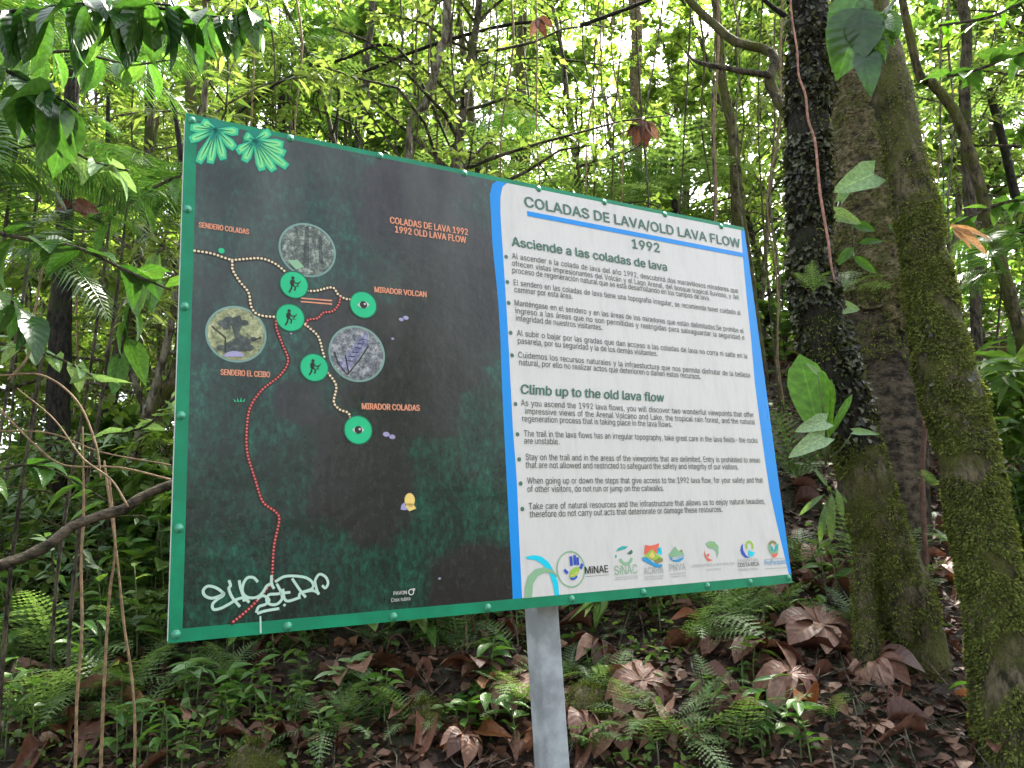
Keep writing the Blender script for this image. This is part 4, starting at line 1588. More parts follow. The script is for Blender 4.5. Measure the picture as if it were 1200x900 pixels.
T1r = [(1050, 1114, 800), (1042, 1104, 755), (1026, 1092, 705), (1010, 1072, 650), (995, 1052, 600), (985, 1038, 550), (971, 1024, 500), (955, 1010, 450),
       (940, 994, 400), (931, 980, 350), (927, 972, 300), (924, 970, 225), (922, 971, 150), (923, 973, 80), (924, 970, 0)]
T1, q1 = bigtrunk(T1r, 4.4, 'slanting mossy tree nearest the sign, its upper trunk black with scaly leaves', M['bark_dark'], n=150, bump=0.16, fr=9, sv=1)
tm_ = T1.children[0].data
tm_.materials.append(M['bark_green'])
for p_ in tm_.polygons:
    z_ = p_.center.z + 0.25 * noise.noise(p_.center * 3.0)
    if z_ < 1.05 or (z_ < 1.5 and p_.center.x > q1[int(len(q1) * 0.2)][0] + 0.05):
        p_.material_index = 1
add_crown(T1, q1, 0, 1.2)
moss_on(q1, 17000, 'scaly_leaf_cover', M['moss_dark'], T1, 5, LEAF_W, (0.018, 0.055), 1.0, (1.4, 6), -0.35)
moss_on(q1, 48000, 'moss', M['moss'], T1, 6, TUFT, (0.010, 0.028), 0.6, (-1, 1.7), -0.15)
moss_on(q1, 14000, 'moss', M['moss'], T1, 8, TUFT, (0.010, 0.028), 0.6, (1.0, 6), -0.05, np.array([0.9, -0.3, 0]))
pr = trunk_ctrl([(1003, 1030, 800), (1001, 1027, 740), (1000, 1024, 690), (1005, 1026, 640), (1010, 1030, 600), (1014, 1030, 560)], 4.25, 4.42)
pr[0] = (pr[0][0], pr[0][1], ground(pr[0][0], pr[0][1]) - 0.1, pr[0][3] * 1.2)
pr = rebase(pr, T1)
mb = MB()
qp = curve_tube(mb, pr, 24, 14, 0.15, 9, 3)
o = mb.build('prop_root', M['bark_green'], T1)
moss_on(qp, 7000, 'moss', M['moss'], T1, 9, TUFT, (0.008, 0.02), 0.6, None, -0.6)

T2r = [(975, 1092, 760), (982, 1086, 700), (984, 1084, 600), (984, 1080, 500), (982, 1074, 400), (979, 1066, 320), (977, 1056, 240), (975, 1048, 160), (974, 1040, 80), (975, 1036, 0)]
T2, q2 = bigtrunk(T2r, 5.6, 'thickest brown trunk standing behind the two mossy slanting trees', M['bark_brown'], n=70, seg=36, bump=0.06, fr=2.5, sv=2)
add_crown(T2, q2, 1, 1.5)
# ridged bark sheath on the upper trunk, 6 mm proud
sh = [(a[0], a[1], a[2], a[3] * 1.05 + 0.006) for a in q2 if 2.6 - 1.3 < a[2]]
mb = MB()
for k, (a, b) in enumerate(zip(sh, sh[1:])):
    pass
rr2 = catmull(sh, 220)
mb.tube([Vector(a[:3]) for a in rr2], [a[3] * min(1.0, 0.90 + 0.1 * i / 22) * (1 + 0.012 * math.sin(i * 1.55 + 3 * noise.noise(Vector((0, 0, i * 0.13)))) + 0.03 * noise.noise(Vector((0, 0, i * 0.5)))) for i, a in enumerate(rr2)], 44, 0.16, True, 11.0, 4)
zl = rr2[0][2]
keep = []
for f_ in mb.f:
    cx_ = sum((Vector(mb.v[i]) for i in f_), Vector()) / len(f_)
    if len(f_) > 4 or cx_.z > zl + 0.28 + 0.5 * noise.noise(Vector((cx_.x * 9, cx_.y * 9, 0))) + 0.12 * noise.noise(cx_ * 22):
        keep.append(f_)
mb.f = keep
mb.build('ridged_bark', M['bark_tan'], T2)
moss_on(sh[:max(3, len(sh) // 4)], 9000, 'moss', M['moss'], T2, 13, TUFT, (0.012, 0.035), 0.9, None, -0.1, None, 1.04)
moss_on(sh, 22000, 'moss', M['moss'], T2, 12, TUFT, (0.010, 0.03), 0.7, None, 0.0, None, 1.05)
T3r = [(x0 + 2, x1 - 4, y) for x0, x1, y in [(1152, 1244, 900), (1146, 1230, 830), (1140, 1215, 760), (1132, 1200, 700), (1122, 1190, 650), (1113, 1181, 600), (1104, 1172, 550),
       (1092, 1161, 500), (1078, 1149, 450), (1068, 1135, 400), (1062, 1123, 350), (1056, 1113, 300), (1048, 1103, 250), (1038, 1091, 200), (1029, 1081, 150), (1019, 1072, 100), (1015, 1058, 50), (1014, 1046, 0)]]
T3, q3 = bigtrunk(T3r, 3.75, 'right hand slanting trunk thickly coated in bright green moss', M['bark_green'], n=150, bump=0.12, fr=7, sv=5, Y1=4.4)
add_crown(T3, q3, 4, 1.3)
moss_on(q3, 120000, 'moss', M['moss'], T3, 15, TUFT, (0.008, 0.028), 0.8, (-2, 3.0), -0.22)
moss_on(q3, 24000, 'moss', M['moss'], T3, 16, TUFT, (0.008, 0.026), 0.7, (1.6, 8), -0.05, np.array([-0.9, -0.4, 0]))
moss_on(q3, 3500, 'dark_epiphyte_cover', M['moss_dark'], T3, 17, LEAF_W, (0.015, 0.045), 1.0, (1.75 - 0.6, 2.35 - 0.6), -0.1, np.array([-0.6, -0.8, 0]))


# thinner distinct trunks and branches: (rows of (x px, y px, width px)), depth
def stick(rows, Y, name, label, cat, mat, Y1=None, seg=8, bump=0.12, ground_it=True, n=36, group=None, up=0.0):
    ctrl = []
    for i, (x, y, wd) in enumerate(rows):
        yy = Y if Y1 is None else Y + (Y1 - Y) * i / (len(rows) - 1)
        p = at(x, y, yy)
        ctrl.append((p.x, p.y, p.z, wd / 2 / F_PX * yy))
    if ground_it:
        l = ctrl[0]
        gz = ground(l[0], l[1])
        if l[2] > gz - 0.1:
            ctrl.insert(0, (l[0], l[1], gz - 0.15, l[3] * 1.15))
        if up:
            t = ctrl[-1]
            ctrl.append((t[0], t[1], t[2] + up, t[3] * 0.8))
    e = thing_at(name, ctrl[0][:3], label, cat, group)
    mb = MB()
    q = curve_tube(mb, rebase(ctrl, e), n, seg, bump, 9, len(rows))
    mb.build('trunk' if cat == 'tree' else 'stem', mat, e)
    return e, q


sticks = [
    ([(66, 590, 26), (68, 500, 27), (70, 420, 27), (72, 350, 24), (76, 250, 20), (84, 120, 18), (88, 0, 16)], 6.2, 'dark upright trunk at the far left, behind the broad leaves', 'bark_dark'),
    ([(95, 590, 16), (120, 500, 19), (134, 440, 20), (150, 380, 18), (170, 250, 14)], 7.5, 'reddish brown leaning trunk left of the sign', 'bark'),
    ([(140, 590, 30), (165, 530, 27), (185, 470, 24), (215, 400, 20)], 7.0, 'greenish leaning trunk beside the left edge of the sign', 'bark_green'),
    ([(420, 170, 10), (428, 120, 11), (430, 60, 10), (436, 0, 9)], 9.0, 'brown thin tree above the map half of the sign, left of the slanting pale stem', 'bark'),
    ([(556, 200, 9), (553, 150, 10), (548, 90, 10), (540, 40, 9), (538, 0, 8)], 9.5, 'mossy thin tree above the map half of the sign, right of the slanting pale stem', 'bark_green'),
    ([(478, 190, 9), (500, 120, 11), (515, 60, 11), (524, 0, 12)], 6.2, 'pale slanting stem rising behind the top edge of the map', 'bark_pale'),
    ([(615, 220, 14), (614, 150, 15), (610, 80, 13), (612, 0, 12)], 10.5, 'dark mossy trunk above the curved blue band', 'bark_green'),
    ([(748, 240, 12), (747, 180, 13), (744, 110, 14), (746, 40, 15), (742, 0, 15)], 10.0, 'tan twin stemmed tree in the gap above the title', 'bark_tan'),
    ([(866, 250, 16), (862, 200, 15), (858, 150, 14), (846, 90, 12), (838, 0, 11)], 8.5, 'mossy green tree above the right end of the sign', 'bark_green'),
    ([(1150, 500, 13), (1145, 400, 13), (1140, 300, 13), (1134, 200, 14), (1130, 100, 14), (1128, 0, 13)], 7.0, 'upright brown trunk right of the big mossy tree', 'bark'),
    ([(1205, 430, 15), (1190, 370, 15), (1165, 280, 15), (1140, 190, 14), (1118, 130, 13), (1090, 95, 12), (1070, 60, 11)], 6.4, 'curving mossy trunk arching away from the big mossy tree', 'bark_green'),
]
for rows, Y, lab, mt in sticks:
    stick(rows, Y, 'slender_tree', lab, 'tree', M[mt], up=3.0)
# forked branch reaching left from the black scaly trunk
br = thing_at('tree_branch', at(925, 120, 4.9), 'thick dark forked branch reaching left beside the black scaly trunk', 'branch')
mb = MB()


def px_ctrl(rows, Y, e, Y1=None):
    out = []
    for i, (x, y, wd) in enumerate(rows):
        yy = Y if Y1 is None else Y + (Y1 - Y) * i / (len(rows) - 1)
        p = at(x, y, yy) - e.location
        out.append((p.x, p.y, p.z, wd / 2 / F_PX * yy))
    return out


curve_tube(mb, px_ctrl([(930, 150, 12), (912, 118, 13), (902, 95, 14), (908, 70, 12), (895, 58, 12), (860, 48, 12), (838, 30, 11), (815, 8, 10), (790, -20, 8)], 4.9, br, 5.3), 40, 10, 0.2, 12, 3)
mb.build('main_limb', M['bark_green'], br)
mb = MB()
curve_tube(mb, px_ctrl([(903, 88, 9), (880, 85, 8), (850, 80, 7), (828, 76, 6), (812, 70, 4), (804, 60, 2)], 4.95, br), 24, 8, 0.2, 12, 4)
mb.build('side_limb', M['bark'], br)
mb = MB()
curve_tube(mb, px_ctrl([(925, 22, 7), (905, 8, 6), (885, -10, 5)], 4.7, br), 12, 8, 0.2, 12, 4)
mb.build('side_limb', M['bark_dark'], br)
# vines and roots
vn, _ = stick([(926, -10, 2.4), (928, 20, 2.6), (934, 58, 2.8), (936, 88, 2.8), (944, 112, 3.2), (947, 140, 3.2), (955, 165, 3.4), (958, 195, 3.4), (961, 226, 3.6), (967, 262, 3.6), (971, 285, 3.6), (974, 310, 3.0), (979, 332, 1.6)], 4.05, 'vine',
              'thin pink vine hanging down the black scaly trunk', 'vine', M['vine'], ground_it=False, n=70, seg=8, bump=0.08)
rt = thing_at('hanging_root', at(1072, 405, 4.9), 'peeling orange brown root hanging between the two mossy trunks', 'root')
mb = MB()
curve_tube(mb, px_ctrl([(1072, 403, 3), (1076, 430, 9), (1081, 455, 11), (1085, 480, 9), (1084, 500, 4)], 4.9, rt), 24, 8, 0.2, 14, 2)
mb.build('peeled_strip', M['straw'], rt)
mb = MB()
curve_tube(mb, px_ctrl([(1070, 395, 4), (1078, 440, 5), (1084, 490, 6), (1081, 540, 6), (1082, 600, 6), (1086, 680, 6), (1088, 735, 6)], 4.93, rt), 40, 8, 0.12, 12, 2)
mb.build('root_stem', M['root'], rt)
# fallen branch on the left
fb = thing_at('fallen_branch', at(90, 620, 3.1), 'long bare dark branch running from the left picture edge to behind the sign', 'branch')
mb = MB()
curve_tube(mb, px_ctrl([(-60, 690, 12), (0, 663, 12.5), (30, 652, 12), (60, 636, 12), (85, 617, 12), (115, 605, 11.5), (145, 596, 12), (170, 580, 11), (205, 567, 11), (260, 552, 9), (330, 520, 7)], 2.95, fb, 3.5), 60, 10, 0.16, 14, 6)
mb.build('limb', M['bark_brown'], fb)
mb = MB()
curve_tube(mb, px_ctrl([(150, 594, 3), (130, 562, 2.4), (96, 536, 2.2), (64, 492, 1.8), (20, 455, 1.2)], 3.1, fb), 24, 6, 0.1, 12, 6)
mb.build('side_twig', M['dry_stem'], fb)

# dry upright stalks on the lower left and thin lianas
lian = [([(88, 900, 3.8), (90, 820, 3.8), (96, 740, 3.6), (95, 660, 3.6), (98, 600, 3), (97, 500, 2)], 3.5, 'tallest straw coloured dry stalk at the lower left', 'dry_stem'),
        ([(118, 900, 4), (122, 800, 3.6), (128, 700, 3.4), (135, 640, 3.2), (128, 560, 2.6)], 3.7, 'second dry stalk from the left at the lower left', 'dry_stem'),
        ([(158, 880, 3.2), (155, 800, 3), (145, 730, 3), (138, 660, 2.8), (130, 600, 3), (122, 540, 2.5)], 3.6, 'leaning dry stalk with nodes nearest the sign at the lower left', 'dry_stem')]
for rows, Y, lab, mt in lian:
    stick(rows, Y, 'dry_stalk', lab, 'stalk', M[mt], seg=6, n=30, bump=0.2)
arcs = [[(0, 440, 2.5), (50, 440, 2.6), (90, 470, 2.6), (112, 520, 2.6), (118, 560, 2.4)],
        [(10, 445, 3), (34, 415, 3), (42, 360, 3), (52, 310, 2.6), (64, 300, 2)],
        [(0, 480, 2.4), (40, 520, 2.6), (75, 545, 2.6), (140, 548, 2.5), (200, 562, 2.4)],
        [(0, 505, 2), (60, 508, 2), (120, 530, 2), (200, 545, 2)]]
for i, r_ in enumerate(arcs):
    stick(r_, 3.3 + i * 0.1, 'liana', ['pale liana arching over the left of the frame above the fallen branch', 'short upright tan liana at the left picture edge',
          'grey liana crossing just above the fallen branch', 'thin straight liana above the fallen branch'][i], 'liana', M['dry_stem'], ground_it=False, n=40, seg=5)
cnt = 0
for i in range(64):
    px = rnd.uniform(180, 920) if i < 50 else rnd.choice([rnd.uniform(0, 200), rnd.uniform(1090, 1190)])
    Y = rnd.uniform(5.8, 11)
    dx = rnd.uniform(-30, 30)
    rows = [(px + dx * t + rnd.uniform(-8, 8), 420 - 460 * t, rnd.uniform(1.8, 3.2)) for t in (0, .2, .4, .6, .8, 1.0)]
    stick(rows, Y, 'hanging_liana', 'thin tan liana hanging straight down among the forest trees', 'liana', M[rnd.choice(['dry_stem', 'bark_pale', 'bark_green', 'bark'])], n=22, seg=5, group='thin lianas hanging in the forest', up=2)
for rows, Y, lab in [([(540, 200, 3), (470, 60, 4), (400, 70, 4), (330, 95, 4), (270, 140, 3)], 6.8, 'thin bare branch crossing above the left half of the sign'),
                     ([(680, 30, 6), (730, 12, 5), (780, -8, 4)], 6.0, 'bare branch at the top edge above the title'),
                     ([(400, 95, 4), (500, 55, 5), (590, 30, 5), (640, 25, 3)], 7.2, 'long bare twiggy branch above the map half'),
                     ([(205, 245, 8), (213, 200, 9), (208, 150, 7), (200, 110, 5)], 5.0, 'dark crooked stem right at the upper left corner of the sign'),
                     ([(115, 260, 7), (122, 220, 6), (126, 170, 6), (127, 110, 5)], 4.6, 'thin black upright stem in the upper left'),
                     ([(170, 270, 5), (190, 235, 6), (206, 215, 7), (214, 180, 6)], 5.1, 'dark crooked twig beside the upper left corner of the sign')]:
    stick(rows, Y, 'bare_branch', lab, 'branch', M['bark_dark' if px else 'bark'], ground_it=False, n=24, seg=7, bump=0.2)

# ------------------------------------------------------------------ fern fronds, palms, broad leaves
def frond_mesh(name, L=0.6, W=0.22, n=20, droop=0.5, lob=5, seed=0, dbl=True):
    """one frond along +Y: a rib with pinnae, each pinna a blade with its own small lobes"""
    r = random.Random(seed)
    vs, fs = [], []

    def axis(t):
        return Vector((0.02 * math.sin(t * 3 + seed) * L, L * (t - 0.22 * droop * t * t * t), L * (0.28 * t - droop * t * t * 0.75)))

    def addm(a, b, c, d=None):
        i = len(vs)
        vs.extend([tuple(a), tuple(b), tuple(c)] + ([tuple(d)] if d is not None else []))
        fs.append((i, i + 1, i + 2) if d is None else (i, i + 1, i + 2, i + 3))
    m = 14
    for i in range(m):
        a, b = axis(i / m), axis((i + 1) / m)
        wa, wb = 0.006 * L * (1.4 - i / m), 0.006 * L * (1.4 - (i + 1) / m)
        addm(a + Vector((-wa, 0, 0)), a + Vector((wa, 0, 0)), b + Vector((wb, 0, 0)), b + Vector((-wb, 0, 0)))
    for k in range(n):
        t = 0.14 + 0.86 * k / n
        base = axis(t)
        tang = (axis(min(1, t + 0.02)) - axis(t - 0.02)).normalized()
        env = math.sin(math.pi * (0.12 + 0.88 * t) ** 0.8) ** 0.8
        pl = W / 2 * env * r.uniform(0.9, 1.08)
        for sg in (-1, 1):
            d = (Vector((sg, 0.0, 0.0)) + tang * 0.42 + Vector((0, 0, r.uniform(-0.16, 0.06)))).normalized()
            up = tang.cross(Vector((sg, 0, 0))).normalized() * sg
            pw = 0.80 * L / n * 0.5
            if dbl:
                for j in range(lob):
                    u = (j + 0.2) / lob
                    c = base + d * pl * u + Vector((0, 0, -0.10 * pl * u * u))
                    ww = pw * (1 - u * 0.8)
                    step = pl / lob
                    e1 = (tang + d * 0.35).normalized()
                    e2 = (-tang + d * 0.35).normalized()
                    addm(c - d * step * 0.35, c + e1 * ww, c + d * step * 0.75)
                    addm(c + d * step * 0.75, c + e2 * ww, c - d * step * 0.35)
            else:
                mid_ = base + d * pl * 0.45
                tip = base + d * pl + Vector((0, 0, -0.25 * pl))
                addm(base, mid_ - tang * pw * 0.62, tip, mid_ + tang * pw * 0.62)
    me = bpy.data.meshes.new(name)
    me.from_pydata(vs, [], fs)
    me.update()
    return me


FR = [frond_mesh('frond', 1.0, 0.44, 15, 0.6, 4, 1), frond_mesh('frond', 1.0, 0.40, 16, 0.9, 4, 2), frond_mesh('frond', 1.0, 0.52, 13, 0.45, 5, 3)]
for f_ in FR:
    f_.materials.append(M['fern'])
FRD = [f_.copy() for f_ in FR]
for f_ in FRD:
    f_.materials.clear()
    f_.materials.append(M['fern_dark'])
PALM = [frond_mesh('frond', 1.0, 0.85, 34, 0.75, 1, 5, False), frond_mesh('frond', 1.0, 0.75, 32, 1.0, 1, 6, False)]
for f_ in PALM:
    f_.materials.append(M['palm'])
pending = []          # things to be labelled by where they stand


def place_part(name, me, parent, loc, az, el, sc, roll=0.0):
    o = link(name, me, None, parent)
    d = Vector((math.cos(az) * math.cos(el), math.sin(az) * math.cos(el), math.sin(el)))
    x = d.cross(Vector((0, 0, 1))).normalized()
    z = x.cross(d)
    Rm = Matrix((x, d, z)).transposed().to_4x4() @ Matrix.Rotation(roll, 4, 'Y')
    o.matrix_local = Matrix.Translation(loc) @ Rm @ Matrix.Scale(sc, 4)
    return o


def fern(p, L=0.45, nf=9, lib=None, seed=0, facing=None, look='green fern', el=(0.15, 1.0)):
    r = random.Random(seed)
    e = empty('fern', p)
    e['category'] = 'fern'
    lib = lib or FR
    for k in range(nf):
        az = (facing + r.uniform(-1.2, 1.2)) if facing is not None else k * 6.28 / nf + r.uniform(-.3, .3)
        place_part('frond', lib[r.randrange(len(lib))], e, (0, 0, 0.02), az, r.uniform(*el), L * r.uniform(0.7, 1.15), r.uniform(-.4, .4))
    pending.append((e, look))
    return e


LFS = {}


def leafset(key, mat, **kw):
    out = []
    for s in range(3):
        me = big_leaf('leaf', L=1.0, droop=kw.get('droop', 0.25) * (0.6 + 0.5 * s), W=kw.get('W', 0.4), kind=kw.get('kind', 'ovate'), n=kw.get('n', 6),
                      fold=kw.get('fold', 0.2), wave=kw.get('wave', 0.012), twist=kw.get('twist', 0.2) * (s - 1), seed=s, lobes=kw.get('lobes', 0))
        me.materials.append(M[mat])
        out.append(me)
    LFS[key] = out


leafset('broad', 'big_leaf', W=0.42)
leafset('dark', 'dark_leaf', W=0.46, droop=0.4)
leafset('lance', 'big_leaf', W=0.24, kind='lance', droop=0.35)
leafset('bright', 'bright_leaf', W=0.40, kind='obov', droop=0.12, fold=0.14)
leafset('pale', 'pale_leaf', W=0.62, kind='heart', droop=0.2)
leafset('heart', 'big_leaf', W=0.75, kind='heart', droop=0.2)
leafset('small', 'shrub', W=0.45, droop=0.2)
leafset('tongue', 'fern', W=0.22, kind='lance', droop=0.6, lobes=6)


def leafy(p, h=0.4, nl=9, L=0.16, key='broad', seed=0, look='broad leaved plant', stemmat='stem', lean=(0, 0), name='leafy_plant', cat='plant', el=(-0.3, 0.6), low=0.25, sr=0.005, cnt_stems=1, spreadr=0.0):
    r = random.Random(seed)
    e = empty(name, p)
    e['category'] = cat
    for sidx in range(cnt_stems):
        ox, oy = r.uniform(-1, 1) * spreadr, r.uniform(-1, 1) * spreadr
        lx, ly = lean[0] + r.uniform(-.15, .15) * h, lean[1] + r.uniform(-.15, .15) * h
        pts = [(ox, oy, -0.04), (ox + lx * 0.3, oy + ly * 0.3, h * 0.5), (ox + lx, oy + ly, h)]
        mb = MB()
        q = curve_tube(mb, [(*a, sr * (1 - 0.3 * i)) for i, a in enumerate(pts)], 8, 5)
        mb.build('stem', M[stemmat], e)
        for k in range(nl):
            t = low + (1 - low) * (k + 0.5) / nl
            b = q[min(7, int(t * 7.99))]
            az = k * 2.4 + r.uniform(-.4, .4)
            place_part('leaf', LFS[key][r.randrange(3)], e, Vector(b[:3]), az, r.uniform(*el), L * r.uniform(0.65, 1.15), r.uniform(-.5, .5))
    pending.append((e, look))
    return e


# --- distinct ferns (pixel of the base, frond length m)
for i, (px, py, L, nf, lib, fc, lk) in enumerate([
        (815, 760, 0.62, 10, FR, -0.9, 'large feathery grey green fern'), (860, 735, 0.5, 7, FR, -0.5, 'arching grey green fern'), (805, 885, 0.55, 9, FR, None, 'low pale green fern'),
        (870, 890, 0.42, 8, FR, None, 'low pale green fern'), (740, 850, 0.42, 7, FR, None, 'small bright fern'), (600, 770, 0.42, 7, FR, 2.8, 'yellow green fern'),
        (610, 830, 0.34, 7, FR, None, 'small bright fern'), (330, 770, 0.42, 8, FR, 0.4, 'thin bright fern'), (265, 800, 0.4, 8, FR, None, 'thin bright fern'),
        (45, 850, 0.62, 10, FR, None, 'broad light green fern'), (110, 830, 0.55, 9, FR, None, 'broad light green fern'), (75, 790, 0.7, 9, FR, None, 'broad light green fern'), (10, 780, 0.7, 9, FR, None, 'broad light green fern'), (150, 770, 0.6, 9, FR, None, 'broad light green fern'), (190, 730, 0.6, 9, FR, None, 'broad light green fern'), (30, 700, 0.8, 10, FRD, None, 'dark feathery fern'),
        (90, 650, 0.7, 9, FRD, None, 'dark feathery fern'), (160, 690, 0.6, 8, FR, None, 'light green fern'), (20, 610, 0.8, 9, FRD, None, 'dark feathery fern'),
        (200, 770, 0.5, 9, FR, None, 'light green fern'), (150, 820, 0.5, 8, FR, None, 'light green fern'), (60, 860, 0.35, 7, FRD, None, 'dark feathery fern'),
        (560, 745, 0.3, 6, FR, None, 'small bright fern'), (690, 885, 0.3, 7, FR, None, 'small bright fern'), (915, 720, 0.3, 6, FR, None, 'small bright fern'),
        (1185, 640, 0.4, 7, FR, 3.2, 'small bright fern'), (980, 850, 0.22, 5, FR, None, 'tiny fern'), (1130, 470, 0.4, 6, FR, None, 'small bright fern')]):
    fern(hit(px, py), L, nf, lib, 40 + i, fc, lk)
for i in range(46):
    y = rnd.uniform(5.0, 9.5)
    x = rnd.uniform(-0.8, -0.1) * y if i < 34 else rnd.uniform(0.1, 0.8) * y
    fern(Vector((x, y, ground(x, y))), rnd.uniform(0.4, 0.8), 8, rnd.choice([FR, FRD]), 90 + i, None, 'bank fern')
# ferns growing on trunks
for (px, py, Y, L, nf, fc, lk) in [(1098, 575, 3.75, 0.14, 6, 3.6, 'little pale fern on the mossy trunk'), (990, 345, 4.75, 0.42, 5, 0.2, 'bright fern behind the black scaly trunk'),
                                   (955, 345, 4.1, 0.2, 6, -1.5, 'drooping fern on the black scaly trunk'), (1112, 640, 3.6, 0.12, 6, 3.4, 'little pale fern low on the mossy trunk')]:
    fern(at(px, py, Y), L, nf, FR, int(px), fc, lk)
# tree ferns in the middle distance
for i, (px, py, Y, L, hgt) in enumerate([(655, 250, 8.5, 1.3, 1.0), (790, 260, 9.0, 1.5, 1.3), (700, 270, 7.8, 1.0, 0.6), (560, 215, 8.0, 1.1, 0.6), (1160, 130, 7.8, 1.2, 2.0), (330, 120, 8.2, 1.2, 0.8)]):
    top = at(px, py - 25, Y)
    gz = ground(top.x, top.y)
    e = empty('tree_fern', (top.x, top.y, gz))
    e['category'] = 'tree fern'
    mb = MB()
    curve_tube(mb, [(0, 0, -0.1, 0.05), (0.03, 0, (top.z - gz) / 2, 0.045), (0, 0, top.z - gz, 0.04)], 14, 9, 0.25, 12, i)
    mb.build('trunk', M['bark_dark'], e)
    for k in range(11):
        place_part('frond', FR[k % 3], e, (0, 0, top.z - gz), k * 6.28 / 11 + rnd.uniform(-.2, .2), rnd.uniform(-0.05, 0.5), L * rnd.uniform(0.8, 1.1))
    pending.append((e, 'feathery tree fern'))
# palms, left
for i, (px, py, Y, L, n_, fc) in enumerate([(60, 95, 4.2, 0.95, 5, -0.6), (95, 70, 3.8, 0.9, 6, -0.4), (20, 165, 3.4, 0.85, 6, -0.2), (150, 235, 4.3, 0.75, 6, -0.4), (0, 300, 3.6, 0.75, 6, -0.1), (560, 150, 8.5, 1.3, 7, 0.5), (330, 60, 8.0, 1.2, 7, 0.5), (800, 180, 9.0, 1.3, 7, 1.5), (690, 190, 8.0, 1.1, 7, 0.5), (-60, 190, 3.2, 0.8, 7, 0.0), (130, 250, 4.4, 0.7, 5, -0.4), (1175, 320, 5.8, 0.8, 6, 2.8)]):
    top = at(px, py, Y)
    gz = ground(top.x, top.y)
    e = empty('palm', (top.x, top.y, gz))
    e['category'] = 'palm'
    mb = MB()
    curve_tube(mb, [(-0.35, 0.3, -0.1, 0.010), (-0.30, 0.2, (top.z - gz) * 0.3, 0.010), (-0.12, 0.1, (top.z - gz) * 0.7, 0.009), (0, 0, top.z - gz, 0.008)], 24, 7, 0.25, 16, i)
    mb.build('trunk', M['bark'], e)
    for k in range(n_):
        place_part('frond', PALM[k % 2], e, (0, 0, top.z - gz), fc + rnd.uniform(-1.3, 1.3), rnd.uniform(-0.1, 0.7), L * rnd.uniform(0.7, 1.1), rnd.uniform(-.3, .3))
    pending.append((e, 'slender palm with arching fronds'))

# --- hanging leafy branches at the upper left
def leafy_branch(rows, Y, label, key, L, n_, mat='bark', seed=0, hang=(-1.2, -0.3), Y1=None, side=0.0):
    r = random.Random(seed)
    e, q = stick(rows, Y, 'leafy_branch', label, 'branch', M[mat], ground_it=False, n=30, seg=6, Y1=Y1)
    for k in range(n_):
        b = q[min(29, int((k + r.random()) / n_ * 29))]
        place_part('leaf', LFS[key][r.randrange(3)], e, Vector(b[:3]), r.uniform(0, 6.28), r.uniform(*hang), L * r.uniform(0.7, 1.2), r.uniform(-.5, .5))
    return e


leafy_branch([(-40, 20, 6), (60, 8, 5), (140, 2, 4), (200, 6, 3)], 2.3, 'dark leafy branch hanging into the top left corner', 'dark', 0.21, 34, 'bark_dark', 1)
leafy_branch([(160, 5, 5), (215, 14, 4), (265, 20, 3), (300, 8, 2)], 2.4, 'leafy branch with hanging dark leaves above the left part of the sign', 'dark', 0.17, 26, 'bark_dark', 2)
leafy_branch([(90, 10, 4), (150, 18, 4), (230, 12, 3), (275, 30, 2)], 2.7, 'leafy branch with green hanging leaves behind the dark ones at top left', 'broad', 0.17, 16, 'bark', 3)
leafy_branch([(20, 70, 4), (80, 60, 4), (150, 75, 3), (200, 70, 2)], 3.0, 'leafy branch of hanging mid green leaves below the top left corner', 'broad', 0.17, 16, 'bark', 31)
leafy_branch([(-20, 180, 4), (60, 170, 4), (110, 190, 3), (150, 200, 3)], 3.3, 'leafy branch of grey green glossy leaves in the upper left', 'pale', 0.16, 12, 'bark', 32, (-0.9, 0.3))
leafy_branch([(-30, 60, 6), (20, 90, 5), (60, 110, 4), (90, 130, 3)], 2.2, 'dark leafy branch at the left picture edge below the top corner', 'dark', 0.22, 18, 'bark_dark', 4)
leafy_branch([(-40, 265, 6), (30, 280, 5), (90, 290, 5), (150, 318, 4), (200, 340, 3)], 3.0, 'glossy leafed branch left of the sign, above the fallen branch', 'dark', 0.20, 18, 'bark', 5, (-0.7, 0.5))
leafy_branch([(-30, 330, 5), (10, 350, 4), (40, 380, 3)], 3.0, 'dark leafy branch at the left picture edge, mid height', 'dark', 0.22, 9, 'bark', 6, (-1.2, 0))
leafy_branch([(190, 290, 4), (160, 330, 4), (150, 380, 3), (140, 420, 3)], 3.8, 'branch with two large leaves hanging beside the left edge of the sign', 'broad', 0.3, 8, 'bark', 7, (-1.3, -0.4))
leafy_branch([(-20, 400, 4), (40, 410, 4), (90, 430, 3), (120, 450, 2)], 3.6, 'leafy branch of pale grey green leaves above the fallen branch', 'pale', 0.15, 12, 'bark', 41, (-0.8, 0.3))
leafy_branch([(230, 200, 4), (190, 215, 4), (150, 240, 3), (120, 262, 2)], 4.0, 'leafy branch of glossy narrow leaves left of the upper sign corner', 'lance', 0.2, 16, 'bark', 42, (-0.9, 0.3))
leafy_branch([(240, 440, 4), (200, 470, 4), (170, 500, 3), (120, 510, 2)], 4.2, 'leafy branch of pale leaves beside the left edge of the sign', 'pale', 0.13, 12, 'bark', 43, (-0.8, 0.3))
leafy_branch([(-30, 560, 4), (30, 545, 4), (80, 560, 3), (130, 590, 2)], 3.8, 'leafy branch of broad leaves behind the fallen branch', 'broad', 0.18, 14, 'bark', 44, (-0.8, 0.4))
leafy_branch([(1080, -30, 5), (1040, 10, 4), (1020, 40, 3), (1010, 60, 3)], 2.6, 'cluster of big dark green leaves in front of the trunks at top', 'dark', 0.19, 7, 'stem', 8, (-1.3, -0.2))
